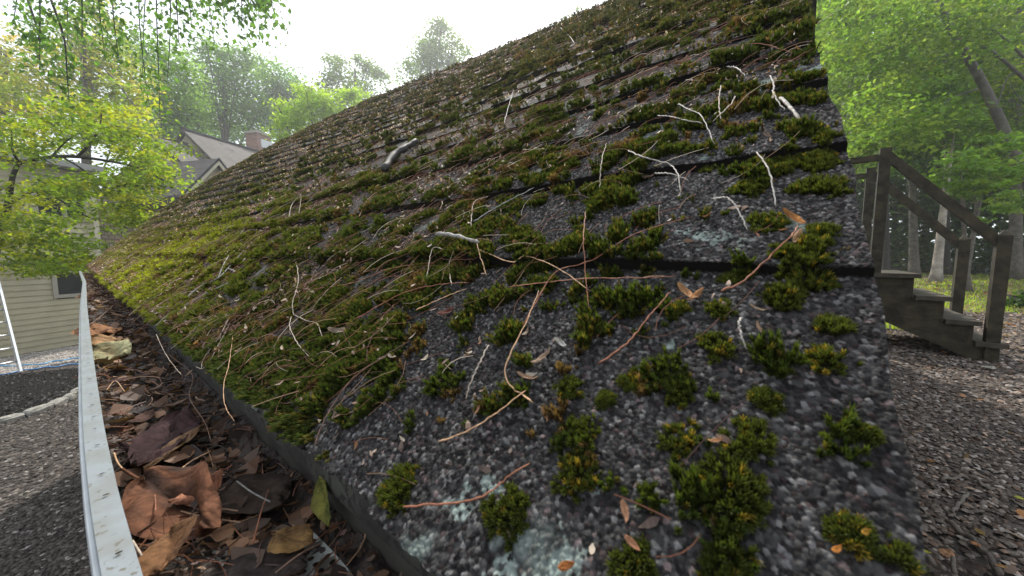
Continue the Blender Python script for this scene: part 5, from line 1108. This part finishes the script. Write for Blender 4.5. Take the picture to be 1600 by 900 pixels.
wtree('young tree with feathery light green sprays over the far handrail', 1520, 7.8, 240, -20, .05, [(1500, 260, 32), (1540, 240, 32), (1570, 270, 30), (1480, 285, 20), (1530, 290, 30), (1590, 310, 26), (1560, 330, 20)], 110, 26, .09, (.11, .19, .035), (.16, .23, .04), flat=.25, nbr=10)
wtree('straight grey trunk left of the stair posts', 1432, 13, 150, -8, .14, [(1420, 200, 40), (1450, 160, 45), (1400, 240, 40)], 90, 30, .14, G2, nbr=6)
wtree('pale trunk leaning right behind the far post', 1466, 11, 180, 26, .12, [(1490, 200, 35), (1470, 150, 40)], 80, 30, .13, GB, nbr=6, bmat=M('pale_bark', (.30, .26, .22), .9, var=.3, vscale=6, bump=.01, bscale=20))
wtree('thin curved trunk rising to the right between the posts', 1512, 12, 230, 36, .08, [(1550, 220, 35), (1530, 190, 30)], 70, 30, .13, GB, nbr=6)
wtree('slim dark trunk just left of the far newel post', 1388, 12, 200, -3, .11, [(1380, 240, 36), (1400, 200, 40)], 70, 30, .13, G2, nbr=6, bmat=darkbark_m)
wtree('dark trunk far back right of the near newel post', 1590, 16, 200, 4, .14, [(1590, 250, 40), (1570, 200, 40)], 70, 30, .16, G2, nbr=6, bmat=darkbark_m)
wtree('dark straight trunk behind the far handrail', 1481, 15, 140, 2, .13, [(1470, 220, 40), (1500, 160, 40)], 70, 30, .15, G2, nbr=6, bmat=darkbark_m)
# trees farther back (each one a trunk you can tell apart at first, then the mass)
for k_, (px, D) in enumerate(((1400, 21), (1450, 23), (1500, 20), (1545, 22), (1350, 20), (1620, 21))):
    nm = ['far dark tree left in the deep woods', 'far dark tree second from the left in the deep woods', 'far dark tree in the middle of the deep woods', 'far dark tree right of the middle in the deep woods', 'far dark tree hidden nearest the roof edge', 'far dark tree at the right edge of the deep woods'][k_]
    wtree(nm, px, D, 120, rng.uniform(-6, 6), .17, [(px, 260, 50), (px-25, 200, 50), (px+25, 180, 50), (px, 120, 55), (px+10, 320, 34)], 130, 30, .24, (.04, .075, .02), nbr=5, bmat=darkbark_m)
# deep woods mass
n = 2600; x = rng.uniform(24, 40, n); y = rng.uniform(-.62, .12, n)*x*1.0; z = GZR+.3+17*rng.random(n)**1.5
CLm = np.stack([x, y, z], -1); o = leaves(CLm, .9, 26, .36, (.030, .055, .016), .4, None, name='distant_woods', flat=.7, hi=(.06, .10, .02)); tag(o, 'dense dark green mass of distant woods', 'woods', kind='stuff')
# undergrowth
for px, py, s_, lab in ((1527, 415, 22, 'dark green rounded shrub at the wood edge between the stair posts'), (1590, 470, 18, 'small weedy shrub right of the near newel post')):
    q = ground_at(px, py+10, GZR); D = np.dot(q-CO, FW); r = s_*D/FPX; sh = thing('shrub', q, lab, 'shrub'); b = MB()
    for _ in range(6): b.tube(curve([q, q+[rng.normal(0, r*.3), rng.normal(0, r*.3), r*.5], q+[rng.normal(0, r*.6), rng.normal(0, r*.6), r]], 5), .012, 4)
    b.build('stems', darkbark_m, sh); leaves(q+np.abs(rng.normal(0, 1, (40, 3)))*[0, 0, r*.5]+rng.normal(0, r*.5, (40, 3))*[1, 1, 0], r*.2, 20, .07, (.05, .10, .02), .3, sh)

# ------------------------------------------------------------------ added thin volume, stands in for the lens glare over the distance
b = MB(); b.aabox((-48, -30, -1.2), (52, 50, 26)); hz_o = b.build('glare_veil', None); tag(hz_o, kind='stuff')
m = bpy.data.materials.new('glare_veil'); m.use_nodes = True; n_ = m.node_tree; n_.nodes.clear(); pv_ = n_.nodes.new('ShaderNodeVolumePrincipled'); oo = n_.nodes.new('ShaderNodeOutputMaterial')
pv_.inputs['Color'].default_value = (.93, .96, 1, 1); pv_.inputs['Density'].default_value = .0034; pv_.inputs['Anisotropy'].default_value = .7
n_.links.new(pv_.outputs[0], oo.inputs['Volume']); hz_o.data.materials.append(m); sc.cycles.volume_bounces = 1
